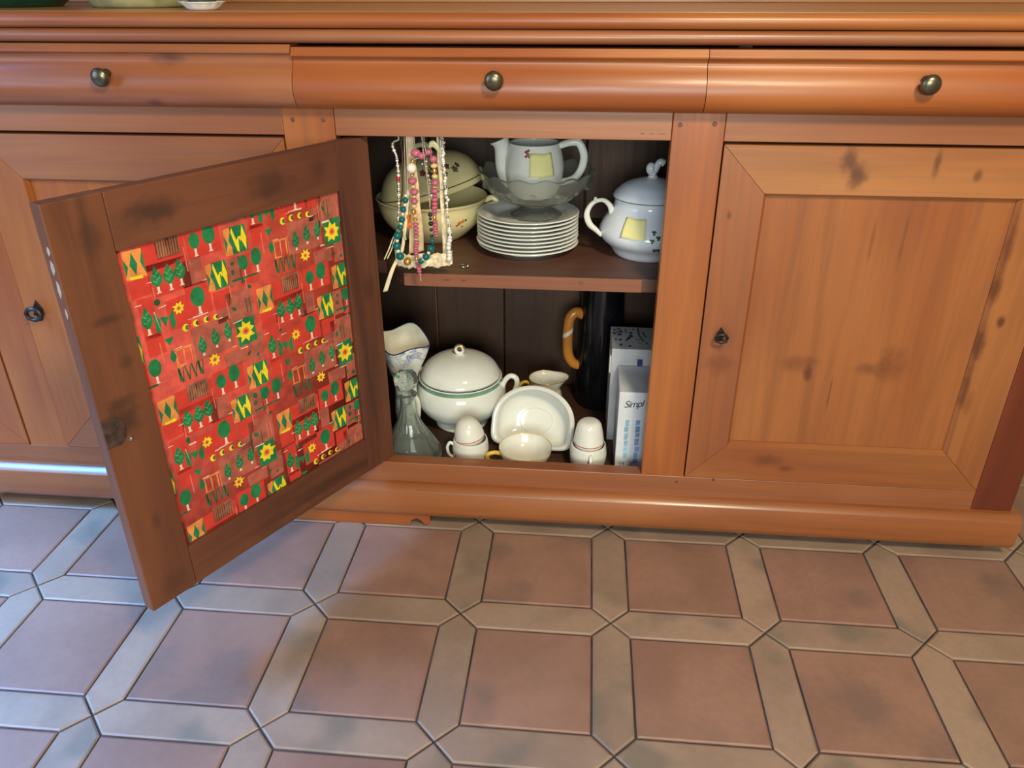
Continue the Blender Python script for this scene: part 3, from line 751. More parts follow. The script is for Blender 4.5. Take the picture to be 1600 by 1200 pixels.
def decal(bm, cx, cy, cz, prof, ang, z, r, k=6, mi=0, lift=0.0006):
    # a small printed spot lying on a turned surface of profile prof (radius at height) round (cx, cy)
    def rad(h):
        for (r0, z0), (r1, z1) in zip(prof, prof[1:]):
            if min(z0, z1) <= h <= max(z0, z1) and abs(z1-z0) > 1e-9: return r0+(r1-r0)*(h-z0)/(z1-z0)
        return prof[-1][0]
    vs = []
    for i in range(k):
        t = 2*PI*i/k; q = r*(1 if i % 2 == 0 else 0.6)
        h = z+q*math.sin(t); rr_ = rad(h)+lift; a = ang+q*math.cos(t)/rad(z)
        vs.append(bm.verts.new((cx+rr_*math.cos(a), cy+rr_*math.sin(a), cz+h)))
    c = bm.verts.new((cx+(rad(z)+lift*1.4)*math.cos(ang), cy+(rad(z)+lift*1.4)*math.sin(ang), cz+z))
    for i in range(k): bm.faces.new((c, vs[i], vs[(i+1) % k])).material_index = mi
JPROF = smoothprof([(0.037, 0.002), (0.046, 0.020), (0.0515, 0.045), (0.050, 0.068), (0.0450, 0.0875), (0.0430, 0.092)], 5)
b = BM(); rq = random.Random(4)
for a_, z_ in ((-100, .083), (-97, .079), (-103, .079), (-99, .088), (-104, .086)):
    decal(b, 0, 0, 0, JPROF, R(a_), z_, .0032, 8)
obj('flower_print', b, MAROONP, jg)['kind'] = 'stuff'
def note(name, cx, cy, cz, prof, a0, a1, z0, z1, label, lift=0.0016, curl=0.004):
    bm = BM(); n = 8; m = 6
    def rad(h):
        for (r0, y0), (r1, y1) in zip(prof, prof[1:]):
            if min(y0, y1) <= h <= max(y0, y1) and abs(y1-y0) > 1e-9: return r0+(r1-r0)*(h-y0)/(y1-y0)
        return prof[-1][0]
    g = []
    for j in range(m+1):
        v = j/m; h = z0+(z1-z0)*v
        g.append([])
        for i in range(n+1):
            a = a0+(a1-a0)*(i/n)+0.02*(1-v); q = rad(z1)*(1-0.0)*0+rad(h)+lift+curl*(1-v)**2
            g[-1].append(bm.verts.new((q*math.cos(a), q*math.sin(a), h+0.0008*math.sin(i))))
    for j in range(m):
        for i in range(n): bm.faces.new((g[j][i], g[j][i+1], g[j+1][i+1], g[j+1][i]))
    o = obj(name, bm, NOTE, smooth=True, loc=(cx, cy, cz))
    s = o.modifiers.new('paper', 'SOLIDIFY'); s.thickness = 0.0003
    return tag(o, label, 'sticky note', 'yellow sticky notes')
note('sticky_note', JX, JY, ZJ, JPROF, R(-96), R(-50), 0.046, 0.084, 'yellow sticky note on the white teapot in the glass bowl')
# white lidded pot with clovers near the right of the shelf
QX, QY = 0.486, 0.205
sp_ = tag(empty('clover_sugar_pot', (QX, QY, ZS)), 'large white lidded pot with scroll handle and green clovers on the shelf', 'pot')
QPROF = smoothprof([(0.056, 0.000), (0.060, 0.004), (0.068, 0.016), (0.083, 0.030), (0.087, 0.044), (0.080, 0.061), (0.069, 0.078), (0.0625, 0.091), (0.0625, 0.1000)], 6)
b = BM(); lathe(b, [(0.0, 0.002), (0.05, 0.001)]+QPROF+[(0.060, 0.1015), (0.058, 0.100), (0.058, 0.091), (0.066, 0.074), (0.080, 0.044), (0.06, 0.012), (0.0, 0.008)], 64)
obj('pot_body', b, BLUEW, sp_, smooth=True)
b = BM(); lathe(b, smoothprof([(0.059, 0.1075), (0.0655, 0.1095), (0.0655, 0.112), (0.060, 0.120), (0.046, 0.131), (0.024, 0.139), (0.010, 0.142), (0.0075, 0.146)], 5)+[(0.0, 0.147)], 56)
lid = obj('lid', b, BLUEW, sp_, smooth=True, loc=(0, 0, -0.0082))
b = BM(); ball(b, (-0.004, 0, 0.157), 0.0085, 16, 1.25); tube(b, spline([(0.002, 0, 0.152), (0.010, 0, 0.168), (0.018, 0, 0.166)], 5), 0.006, 10); tube(b, [(0, 0, 0.144), (0, 0, 0.154)], 0.006, 12)
obj('lid_knob', b, BLUEW, lid, smooth='keep')
b = BM(); lathe(b, [(0.0660, 0.1094), (0.0664, 0.1104), (0.0660, 0.1112)], 56); obj('rim_line', b, GREYLINE, lid, smooth='keep')
b = BM()
hp = spline([(-0.066, -0.014, 0.073), (-0.071, -0.016, 0.088), (-0.084, -0.019, 0.098), (-0.101, -0.023, 0.093), (-0.110, -0.026, 0.076), (-0.105, -0.026, 0.058), (-0.093, -0.023, 0.046), (-0.083, -0.021, 0.036)], 7)
tube(b, hp, [0.0046+0.0010*math.cos(3*PI*i/len(hp)) for i in range(len(hp))], 12)
tube(b, [(-0.096, -0.022, 0.0965), (-0.0965, -0.022, 0.1035)], [0.0042, 0.0025], 8)
obj('handle', b, WHITE2, sp_, smooth='keep')
b = BM()
for a_, z_ in ((-88, .060), (-79, .040), (-90, .047), (-83, .052), (-76, .055), (-81, .030), (-77, .027), (-73, .036), (-86, .030), (-70, .048)):
    for q in range(3): decal(b, 0, 0, 0, QPROF, R(a_)+0.026*math.cos(q*2.09+.5), z_+0.0021*math.sin(q*2.09+.5), .0026, 7)
obj('clover_print', b, CLOVER, sp_)['kind'] = 'stuff'
note('sticky_note', QX, QY, ZS, QPROF, R(-128), R(-99), 0.048, 0.079, 'yellow sticky note on the white clover pot', curl=0.001)
# cream tureen behind the necklaces
TX, TY = 0.086, 0.275
ct = tag(empty('cream_tureen', (TX, TY, ZS)), 'round cream lidded tureen with orange flower, behind the bead necklaces', 'tureen')
CPROF = smoothprof([(0.050, 0.0), (0.054, 0.002), (0.068, 0.012), (0.088, 0.032), (0.098, 0.052), (0.1015, 0.070), (0.1045, 0.074)], 6)
b = BM(); lathe(b, [(0.0, 0.003), (0.045, 0.002)]+CPROF+[(0.1050, 0.0765), (0.1030, 0.0780), (0.099, 0.0740), (0.094, 0.052), (0.062, 0.016), (0.0, 0.010)], 64)
obj('tureen_bowl', b, CREAM, ct, smooth=True)
b = BM()
LPROF = smoothprof([(0.096, 0.0), (0.1025, 0.002), (0.1030, 0.012), (0.098, 0.026), (0.086, 0.046), (0.066, 0.062), (0.040, 0.071), (0.016, 0.075)], 5)
lathe(b, [(0.092, 0.0)]+LPROF+[(0.0, 0.076)], 64)
ld = obj('lid', b, CREAM, ct, smooth=True, loc=(0.002, 0.002, 0.0835), rot=(R(-2), R(-15), 0)); ld.scale = (0.955, 0.955, 0.95)
b = BM(); lathe(b, [(0.1033, 0.0118), (0.1036, 0.0128), (0.1030, 0.0138)], 64); obj('rim_line', b, BROWNLINE, ld, smooth='keep')
b = BM(); tube(b, spline([(-0.014, 0, 0.074), (-0.018, 0, 0.086), (0, 0, 0.092), (0.018, 0, 0.086), (0.014, 0, 0.074)], 5), 0.005, 10); obj('lid_handle', b, CREAM, ld, smooth='keep')
b = BM()
for a_, z_, mi, r_ in ((-62, .047, 0, .010), (-50, .050, 0, .008), (-75, .044, 1, .010), (-42, .040, 1, .008), (-56, .038, 1, .006), (-68, .054, 1, .006), (-35, .045, 0, .006), (-82, .050, 0, .007)):
    decal(b, 0, 0, 0, LPROF, R(a_), z_, r_, 10, mi)
obj('flower_print', b, [MAROONP, LEAFP], ld)['kind'] = 'stuff'
b = BM()
for a_, z_, mi, r_ in ((-50, .046, 0, .0052), (-46, .049, 0, .004), (-52.5, .042, 0, .003), (-42, .050, 1, .0035), (-45, .038, 1, .0025), (-112, .046, 0, .006)):
    decal(b, 0, 0, 0, CPROF, R(a_), z_, r_, 10, mi)
obj('flower_print', b, [ORANGEP, LEAFP], ct)['kind'] = 'stuff'
b = BM(); tube(b, spline([(0.098, 0.0, 0.052), (0.116, 0.0, 0.056), (0.122, 0.0, 0.068), (0.114, 0.0, 0.076), (0.100, 0.0, 0.070)], 5), 0.0055, 10); obj('handle', b, CREAM, ct, smooth='keep')

# shiny trinket on the shelf
er = tag(empty('silver_earring', (0.175, 0.094, ZS)), 'small shiny silver earring lying on the shelf before the plates', 'earring')
b = BM(); ball(b, (0.002, 0, 0.0032), 0.0032, 10); obj('silver_ball', b, STEEL, er, smooth='keep')
b = BM(); tube(b, spline([(-0.001, 0.002, 0.002), (-0.006, 0.006, 0.004), (-0.010, 0.002, 0.003), (-0.006, -0.002, 0.0018)], 5, True), 0.0014, 8, closed=True); obj('hoop', b, SILVERB, er, smooth='keep')

# ------------------------------------------------------------------ necklaces hanging inside the opening
def ico(name, mat, sub=2, sz=1.0):
    b = BM(); bmesh.ops.create_icosphere(b, subdivisions=sub, radius=1.0)
    for v in b.verts: v.co.z *= sz
    return to_mesh(name, b, mat, 'keep')
BMESH = {k: ico('bead', m) for k, m in dict(p=PINKB, t=TEALB, s=SILVERB, g=GOLDB, w=WOODB, i=IVORYB, d=DARKB, r=REDB, c=CRYST).items()}
def necklace(name, label, y, pts, hang, cord=THREAD, rad=0.0006, closed=False, beadpts=()):
    top = Vector((hang[0], y+0.012, ZT-0.0005))
    root = tag(empty(name, top), label, 'necklace')
    loc = [Vector((p[0], y+(p[2] if len(p) > 2 else 0), p[1]))-top for p in pts]
    b = BM(); tube(b, spline(loc, 4, closed), rad, 6, closed=closed); obj('cord', b, cord, root, smooth='keep')
    for (x, z, r, k, sz, dy) in beadpts:
        o = bpy.data.objects.new('bead', BMESH[k]); link(o, root)
        o.location = Vector((x, y+dy, z))-top; o.scale = (r, r, r*sz)
        o.rotation_euler = (0, random.uniform(-.2, .2), random.uniform(0, 3))
    return root
A_ = [(0.1122, 0.6760, .0078, 'p', .82), (0.1215, 0.6722, .0070, 'p', .85), (0.1065, 0.664, .0032, 'g', .8), (0.1043, 0.6530, .0082, 'i', 1.0), (0.1042, 0.6425, .0026, 'g', .8), (0.1042, 0.6336, .0074, 'p', .72), (0.1055, 0.6250, .0040, 'w', .6), (0.1065, 0.6168, .0065, 'p', .78), (0.1058, 0.6095, .0038, 'w', .6), (0.1056, 0.6019, .0056, 'p', .85),
      (0.105, .5945, .0044, 'w', .7), (0.1032, 0.5854, .0048, 'g', .9), (0.1060, 0.5790, .0034, 'w', .6), (0.1050, .5735, .0044, 'g', .45), (0.1055, 0.5655, .0050, 'p', .62), (0.1055, 0.5590, .0048, 'p', .62), (0.1054, 0.5525, .0046, 'p', .62), (0.1050, 0.5462, .0048, 'p', .62), (0.1048, .5410, .0042, 'w', .35), (0.1050, 0.5360, .0047, 'p', .62), (0.1042, .5310, .0046, 'p', .6), (0.1033, 0.5262, .0046, 'p', .62), (0.1034, .5220, .0044, 'p', .55), (0.1034, 0.5180, .0042, 'p', .6), (.1034, .5135, .0040, 'p', .6), (0.1036, 0.5080, .0036, 'g', 1.25),
      (.1048, .5015, .0044, 'p', .6), (0.1056, 0.4972, .0044, 'p', .6), (.1064, .4920, .0042, 'p', .65), (0.1070, 0.4870, .0040, 'p', .7), (0.1079, 0.4815, .0030, 'p', 1.0)]
B_ = [(0.1307, 0.6767, .0064, 'p', .85), (0.1376, 0.6660, .0066, 'p', .85), (0.1382, 0.6560, .0058, 'w', .7), (0.1385, 0.6480, .0038, 'g', 1.3), (0.1386, 0.6400, .0050, 'w', .7), (0.1386, 0.6300, .0062, 'p', .82), (0.1382, .6235, .0040, 'w', .4), (0.1376, 0.6175, .0060, 'p', .8), (0.1372, .6105, .0042, 'p', .6), (0.1370, 0.6040, .0056, 'p', .75), (.1365, .5975, .0052, 'p', .7), (0.1360, 0.5916, .0052, 'p', .7), (0.1358, 0.5855, .0048, 'p', .7), (.1355, .5805, .0040, 'p', .6), (0.1352, 0.5748, .0034, 'g', 1.35), (.1355, .5690, .0046, 'p', .6), (0.1359, 0.5640, .0048, 'p', .65), (.1356, .5595, .0046, 'p', .6), (0.1355, 0.5550, .0046, 'p', .65), (.1362, .5505, .0042, 'p', .6), (0.1369, 0.5460, .0034, 'p', .7)]
necklace('pink_bead_necklace', 'necklace of chunky pink and pale wood beads with one long tail, hanging from the rail', 0.030,
         [(0.1111, 0.7045)]+[(q[0], q[1]) for q in A_]+[(0.1090, 0.470)], (0.1111, 0), THREAD, 0.0007, False, [(q[0], q[1], q[2], q[3], q[4], 0.0) for q in A_])
necklace('pink_bead_strand', 'shorter strand of pink beads with gold spacers, beside the long pink one', 0.036,
         [(0.1219, 0.7045), (0.1240, .688)]+[(q[0], q[1]) for q in B_], (0.1219, 0), THREAD, 0.0007, False, [(q[0], q[1], q[2], q[3], q[4], 0.0) for q in B_])
T_ = [(0.0945, 0.6129, .0026, 'i'), (0.0935, 0.6058, .0048, 't'), (0.0924, 0.5985, .0028, 'i'), (0.0892, 0.5912, .0050, 't'), (0.0880, 0.5838, .0026, 'i'), (0.0860, 0.5750, .0052, 't'), (0.0842, .5688, .0024, 'i'), (0.0828, 0.5626, .0048, 't'), (0.0770, 0.5491, .0066, 't'), (0.0760, 0.5405, .0030, 'i'), (0.0746, 0.5318, .0066, 't'), (0.0764, 0.5235, .0030, 'i'), (0.0789, 0.5151, .0068, 't'), (0.0905, 0.5065, .0068, 'g'),
      (0.1128, 0.5080, .0050, 't'), (0.1165, 0.5112, .0028, 'i'), (0.1212, 0.5152, .0060, 't'), (0.1259, 0.5222, .0030, 'i'), (0.1299, 0.5292, .0062, 't'), (0.1330, .5365, .0032, 'd'), (0.1328, 0.5420, .0045, 't'), (0.1322, .5500, .0030, 'd'), (0.1318, .560, .0030, 'd'), (0.1317, 0.5698, .0040, 'd'), (0.1314, 0.5772, .0026, 'd'), (0.1314, 0.5841, .0038, 'd'), (0.1316, 0.5912, .0020, 's')]
necklace('teal_bead_necklace', 'looped necklace of glossy teal beads with a gold filigree ball at its bottom', 0.021,
         [(0.098, 0.7045), (0.0962, 0.66), (0.095, .63)]+[(q[0], q[1]) for q in T_]+[(0.131, .62), (0.1275, .66), (0.124, .7045)], (0.098, 0), THREAD, 0.0006, False, [(q[0], q[1], q[2], q[3], 1.0, 0.0) for q in T_])
M_ = [(0.1269, 0.6930, .0022, 's'), (0.1272, 0.6868, .0020, 's'), (0.1245, 0.6812, .0018, 'g'), (0.1179, 0.6840, .0025, 's'), (0.1300, 0.6720, .0020, 'd'), (0.1286, 0.6645, .0028, 's'), (0.1225, 0.6605, .0022, 's'), (0.1285, 0.6567, .0024, 's'), (0.1288, 0.6499, .0022, 'g'), (0.1302, 0.6431, .0028, 's'), (0.1315, 0.6368, .0022, 's'), (0.1324, 0.6310, .0022, 's'), (0.1310, .622, .0018, 's'), (0.1307, 0.6110, .0022, 's'), (.1312, .6020, .0016, 's'), (0.0995, .676, .0014, 's'), (0.0935, .6735, .0014, 's')]
necklace('silver_bead_necklace', 'fine strand of tiny silver beads between the two pink strands', 0.026,
         [(0.1269, 0.7045)]+[(q[0], q[1]) for q in M_ if q[0] > .126]+[(0.1313, 0.596)], (0.1269, 0), THREAD, 0.0006, False, [(q[0], q[1], q[2], q[3], 1.0, 0.0) for q in M_ if q[0] > .1215])
CL = [(0.0860, 0.7045), (0.0876, 0.6960), (0.0800, 0.6925), (0.0776, 0.6870), (0.0800, .678), (0.0823, 0.6719), (0.0831, 0.6595), (0.0838, 0.6469), (0.0831, 0.6363), (0.0828, 0.6246), (0.0817, 0.6084), (0.0802, 0.5847), (0.0781, 0.5720)]
cl = [(x, z) for x, y_, z in [tuple(v) for v in spline([(p[0], 0, p[1]) for p in CL], 5)]]
necklace('crystal_chain_necklace', 'crystal and silver chain necklace with one red bead, nearest the open door', 0.028, CL, (0.0860, 0), THREAD, 0.0012, False,
         [(x, z, rpz.uniform(.0018, .0028), 'c' if k % 3 == 1 else 's', 1.0, 0.0) for k, (x, z) in enumerate(cl[12:])]+[(0.0831, 0.6375, .0036, 'r', 1.0, -.002)])
CR = [(0.1530, 0.7045), (0.1500, 0.695), (0.1524, 0.6985), (0.1545, .694), (0.1527, 0.6869), (0.1533, 0.6767), (0.1538, 0.6632), (0.1542, 0.6465), (0.1554, 0.6241), (0.1564, 0.6080), (0.1560, 0.5843), (0.1575, 0.5664), (0.1580, 0.5482), (0.1572, 0.5334), (0.1563, 0.5172), (0.1562, 0.5071)]
cr = [(x, z) for x, y_, z in [tuple(v) for v in spline([(p[0], 0, p[1]) for p in CR], 5)]]
necklace('clear_bead_necklace', 'thick rope of clear white seed beads, nearest the white plates', 0.036, CR, (0.1530, 0), THREAD, 0.0014, False,
         [(x+rpz.uniform(-.001, .001), z, rpz.uniform(.0022, .0032)*(1.0 if k < 42 else 1.5), 'c' if k % 4 else 's', 1.0, rpz.uniform(-.002, .002)) for k, (x, z) in enumerate(cr[16:])])
r0 = tag(empty('leather_necklace', (0.0922, 0.052, ZT-0.0005)), 'dark brown leather cord necklace hanging beside the crystal chain', 'necklace')
b = BM(); tube(b, [v-Vector((0.0922, 0.052, ZT-0.0005)) for v in spline([(0.0922, 0.046, 0.7045), (0.0873, 0.044, 0.6893), (0.0888, 0.042, 0.6718), (0.0867, 0.042, 0.6486), (0.0851, 0.042, 0.6164), (0.078, 0.042, 0.5850), (0.0735, 0.042, 0.5668)], 6)], 0.0013, 8); obj('cord', b, BRCORD, r0, smooth='keep')
r0 = tag(empty('corded_necklace', (0.1485, 0.044, ZT-0.0005)), 'short white cord necklace looped beside the clear bead rope', 'necklace')
b = BM()
for dx in (0, .0026): tube(b, [v-Vector((0.1485, 0.044, ZT-0.0005)) for v in spline([(0.1490+dx*.3, 0.044, 0.7045), (0.1477+dx, 0.043, 0.6714), (0.1462+dx, 0.043, 0.6547), (0.1455+dx, 0.043, 0.6399), (0.1462+dx, 0.043, 0.6180)], 6)], 0.0014, 8)
obj('cord', b, RIBBON, r0, smooth='keep')
# ribbon with frayed end, organza pouch and lace strip
def strip(name, pts, w, mat, parent, sub=5, wob=0.0, wdir=Vector((1, 0, 0.25)), th=0.0006):
    P = spline(pts, sub); b = BM(); L = []
    q = random.Random(len(pts)*7)
    for i, p in enumerate(P):
        ww = w[0]+(w[1]-w[0])*i/(len(P)-1) if isinstance(w, tuple) else w
        d = wdir.normalized()*ww/2
        k = Vector((0, q.uniform(-wob, wob), q.uniform(-wob, wob)))
        row = [b.verts.new(p-d+k), b.verts.new(p-d*.33-k+Vector((0, wob, 0))), b.verts.new(p+d*.33+k), b.verts.new(p+d-k)]
        L.append(row)
    for a, c in zip(L, L[1:]):
        for k in range(3): b.faces.new((a[k], a[k+1], c[k+1], c[k]))
    o = obj(name, b, mat, parent, smooth='keep')
    s = o.modifiers.new('thick', 'SOLIDIFY'); s.thickness = th
    return o
hp0 = Vector((0.0965, 0.046, ZT-0.0005))
rb = tag(empty('cream_ribbon', hp0), 'cream ribbon with a loose end hanging below the shelf edge', 'ribbon')
strip('ribbon_tail', [Vector(p)-hp0 for p in ((0.0965, 0.046, 0.7045), (0.094, 0.044, 0.62), (0.082, 0.034, 0.530), (0.0740, 0.028, 0.5106), (0.0626, 0.026, 0.4886), (0.0485, 0.026, 0.4518))], (0.004, 0.0085), RIBBON, rb)
for k, pts in enumerate([((0.0790, 0.030, 0.560), (0.0685, 0.028, 0.5440), (0.0607, 0.028, 0.5264), (0.0505, 0.028, 0.5061)), ((0.080, 0.030, 0.556), (0.0705, 0.029, 0.540), (0.064, 0.029, 0.524), (0.0555, 0.029, 0.5075)), ((0.0842, 0.031, 0.5652), (0.0855, 0.030, 0.5520), (0.0885, 0.030, 0.5396))]):
    b = BM(); tube(b, spline([Vector(p)-hp0 for p in pts], 5), 0.0011, 6); obj('fringe', b, RIBBON, rb, smooth='keep')
pp = Vector((0.1022, 0.046, ZT-0.0005))
pouch = tag(empty('organza_pouch', pp), 'narrow beige organza strip hanging behind the long pink beads', 'pouch')
strip('organza', [Vector(p)-pp for p in ((0.1022, 0.046, 0.7045), (0.1010, 0.044, 0.665), (0.1030, 0.043, 0.63), (0.1025, 0.043, 0.59), (0.1030, 0.043, 0.555), (0.1010, 0.043, 0.515))], (0.010, 0.026), BEIGE, pouch, wob=0.0012)
b = BM(); box(b, 0.0895-pp.x, 0.0965-pp.x, 0.0385-pp.y, 0.0395-pp.y, 0.556-pp.z, 0.578-pp.z); obj('orange_scrap', b, ORANGEP, pouch, bevel=0.0004, label='orange scrap of cloth')
lp = Vector((0.1435, 0.048, ZT-0.0005))
lc = tag(empty('lace_strip', lp), 'crumpled cream lace strip gathered at the bottom of the hanging necklaces', 'lace')
strip('lace_tail', [Vector(p)-lp for p in ((0.1435, 0.048, 0.7045), (0.1440, 0.047, 0.66), (0.1465, 0.046, 0.60), (0.1480, 0.046, 0.545), (0.1490, 0.044, 0.512))], (0.003, 0.009), LACE, lc, wob=0.001)
strip('lace_hem', [Vector(p)-lp for p in ((0.1600, 0.043, 0.5085), (0.146, 0.0385, 0.5050), (0.130, 0.040, 0.5030), (0.114, 0.0385, 0.5030), (0.098, 0.040, 0.5005), (0.082, 0.0385, 0.5015), (0.066, 0.040, 0.508))], 0.022, LACE, lc, wob=0.0022, wdir=Vector((0.0, 0.1, 1)))
strip('leaf_tag', [Vector(p)-lp for p in ((0.1300, 0.046, 0.6850), (0.1370, 0.046, 0.6870), (0.1440, 0.046, 0.6800), (0.1455, 0.046, 0.6720))], 0.010, CREAM, lc, wdir=Vector((0.2, 0, 1)))

# ------------------------------------------------------------------ crockery on the cabinet floor
Z0 = ZF+0.0003
# white tureen with green band
UX, UY = 0.1335, 0.240
tu = tag(empty('soup_tureen', (UX, UY, Z0)), 'white lidded soup tureen with a green rim band on the cabinet floor', 'tureen')
UPROF = smoothprof([(0.052, 0.0), (0.054, 0.003), (0.050, 0.010), (0.055, 0.016), (0.076, 0.030), (0.0905, 0.050), (0.0925, 0.066), (0.0885, 0.080), (0.0835, 0.0885), (0.0835, 0.0930), (0.0850, 0.0960)], 6)
UPROF = [(r, z*1.125) for r, z in UPROF]
b = BM(); lathe(b, [(0.0, 0.004), (0.048, 0.002)]+UPROF+[(0.0835, 0.1095), (0.0800, 0.108), (0.080, 0.099), (0.086, 0.070), (0.070, 0.036), (0.0, 0.022)], 72)
bd = obj('tureen_bowl', b, WHITE, tu, smooth=True)
b = BM(); lathe(b, [(0.0842, 0.0985), (0.0842, 0.1046), (0.0853, 0.1072)], 72); obj('green_band', b, GREENB, bd, smooth='keep', label='soft green band')
b = BM(); lathe(b, smoothprof([(0.0760, 0.0965), (0.0815, 0.0985), (0.0815, 0.1015), (0.0790, 0.1085), (0.070, 0.1235), (0.053, 0.1370), (0.032, 0.1455), (0.012, 0.1485), (0.008, 0.1500)], 5)+[(0.0, 0.1505)], 72)
ld = obj('lid', b, WHITE, tu, smooth=True, loc=(0, 0, 0.0245)); ld.scale = (1, 1, 0.875)
b = BM(); lathe(b, [(0.0818, 0.0990), (0.0821, 0.1000), (0.0818, 0.1010)], 72); obj('rim_line', b, GREYLINE, ld, smooth='keep')
b = BM(); tube(b, [(0.0085*math.sin(2*PI*k/20), 0, 0.1610-0.0095*math.cos(2*PI*k/20)) for k in range(20)], 0.0036, 10, closed=True); tube(b, [(0, 0, 0.148), (0, 0, 0.152)], 0.0068, 14)
obj('ring_knob', b, WHITE, ld, smooth='keep')
b = BM(); tube(b, [(0.0090*math.sin(2*PI*k/20), -0.0006, 0.1612-0.0100*math.cos(2*PI*k/20)) for k in range(3, 18)], 0.0030, 8); obj('gilt_edge', b, GOLD, ld, smooth='keep')
for s, an in ((1, 0), (-1, -20)):
    b = BM(); tube(b, spline([(s*0.086, -0.004, 0.084), (s*0.091, -0.004, 0.100), (s*0.102, -0.004, 0.112), (s*0.114, -0.004, 0.108), (s*0.116, -0.004, 0.092), (s*0.108, -0.004, 0.072), (s*0.092, -0.004, 0.056)], 6), 0.0055, 12); obj('handle', b, WHITE, tu, smooth='keep', rot=(0, 0, R(an)))
# blue and white ewer
EX, EY = 0.0335, 0.178
ew = tag(empty('delft_ewer', (EX, EY, Z0)), 'blue and white ewer with wavy lip, behind the glass decanter', 'ewer')
def lip(t, r, z, k):
    if z > 0.14:
        s = (z-0.14)/0.075
        return r*(1+0.26*s*max(0, math.cos(t+0.25))**3), z+s*(0.0075*math.cos(3*t-3.6)+0.011*math.cos(t-1.9))
    return r*(1+0.02*math.cos(8*t)), z
b = BM()
o_ = smoothprof([(0.024, 0.0), (0.0255, 0.004), (0.020, 0.014), (0.019, 0.022), (0.0225, 0.036), (0.0242, 0.052), (0.0225, 0.078), (0.0215, 0.104), (0.022, 0.122), (0.030, 0.150), (0.0395, 0.184), (0.0435, 0.212)], 5)
i_ = smoothprof([(0.0415, 0.2128), (0.0375, 0.184), (0.028, 0.150), (0.020, 0.122), (0.0, 0.10)], 5)
lathe(b, [(0, 0.002)]+o_+i_, 72, fn=lip, mis=[0]*len(o_)+[1]*len(i_))
eb = obj('ewer_body', b, [DELFT, DELFT_IN], ew, smooth='keep')
b = BM(); tube(b, [Vector((lip(2*PI*k/72, .0428, .2128, 0)[0]*math.cos(2*PI*k/72), lip(2*PI*k/72, .0428, .2128, 0)[0]*math.sin(2*PI*k/72), lip(2*PI*k/72, .0428, .2128, 0)[1])) for k in range(72)], 0.0013, 8, closed=True)
obj('rim_line', b, NAVY, eb, smooth='keep')
b = BM(); tube(b, spline([(0.018, -0.012, 0.098), (0.025, -0.014, 0.085), (0.026, -0.016, 0.060), (0.021, -0.016, 0.035), (0.020, -0.016, 0.020), (0.025, -0.016, 0.0125)], 6), [0.005]*25+[0.0065]*6, 12)
obj('scroll_foot', b, WHITE2, ew, smooth='keep', label='cream scroll beside the foot')
# glass decanter
DX, DY = 0.0560, 0.092
dc = tag(empty('glass_decanter', (DX, DY, Z0)), 'clear glass decanter with faceted ball stopper, nearest the open door', 'decanter')
b = BM()
def flute(t, r, z, k): return (r*(1+0.035*math.cos(12*t)) if 0.01 < z < 0.10 and r > 0.012 else r), z
lathe(b, [(0, 0.003)]+smoothprof([(0.054, 0.0), (0.0595, 0.004), (0.0605, 0.012), (0.051, 0.030), (0.038, 0.052), (0.024, 0.078), (0.0165, 0.102), (0.0140, 0.122), (0.0150, 0.132), (0.0185, 0.137), (0.0185, 0.140), (0.0120, 0.141)], 5)+smoothprof([(0.0100, 0.1405), (0.0105, 0.122), (0.0130, 0.102), (0.020, 0.078), (0.034, 0.052), (0.046, 0.030), (0.050, 0.016), (0.0, 0.012)], 4), 60, fn=flute)
obj('bottle', b, GLASS, dc, smooth='keep')
b = BM(); lathe(b, [(0, 0.118), (0.006, 0.119), (0.0095, 0.1375), (0.0115, 0.1418), (0.0105, 0.146), (0.0130, 0.151), (0.0205, 0.158), (0.0235, 0.168), (0.0215, 0.178), (0.0140, 0.1865), (0, 0.1885)], 10)
obj('stopper', b, GLASS, dc)
# two white cups, each with a domed egg cup upside down in it
def cup_pair(x, y, hand, lab1, lab2, dome, line, tilt):
    c = tag(empty('white_mug', (x, y, Z0)), lab1, 'mug')
    b = BM(); pr = smoothprof([(0.020, 0.0), (0.024, 0.001), (0.0315, 0.014), (0.0345, 0.034), (0.0330, 0.050), (0.0315, 0.056)], 5)
    lathe(b, [(0, 0.002)]+pr+[(0.0300, 0.0565), (0.0310, 0.050), (0.0320, 0.034), (0.0285, 0.014), (0, 0.006)], 48); obj('mug_body', b, WHITE2, c, smooth=True)
    b = BM()
    d = Vector((math.cos(hand), math.sin(hand), 0))
    tube(b, spline([d*0.0330+Vector((0, 0, 0.046)), d*0.039+Vector((0, 0, 0.050)), d*0.044+Vector((0, 0, 0.040)), d*0.041+Vector((0, 0, 0.024)), d*0.030+Vector((0, 0, 0.016))], 6), 0.0030, 10); obj('handle', b, WHITE2, c, smooth='keep')
    e = tag(empty('egg_cup', (x, y, Z0+0.0505), rot=(0, tilt, 0)), lab2, 'egg cup')
    b = BM(); lathe(b, [(0.0220, 0.0), (0.0235, 0.0)]+smoothprof(dome, 6)+[(0, dome[-1][1]+.0003)], 48); eb = obj('egg_cup_body', b, WHITE2, e, smooth=True)
    q = line
    b = BM(); lathe(b, [(q[0], q[1]-.0008), (q[0]+.0002, q[1]), (q[0], q[1]+.0008)], 48); obj('red_line', b, REDLINE, eb, smooth='keep', label='thin red line')
D1 = [(0.0250, 0.001), (0.0282, 0.009), (0.0272, 0.020), (0.0235, 0.032), (0.0180, 0.041), (0.0110, 0.0470), (0.004, 0.0492)]
D2 = [(0.0250, 0.001), (0.0282, 0.010), (0.0268, 0.024), (0.0238, 0.040), (0.0208, 0.049), (0.0145, 0.0545), (0.005, 0.0562)]
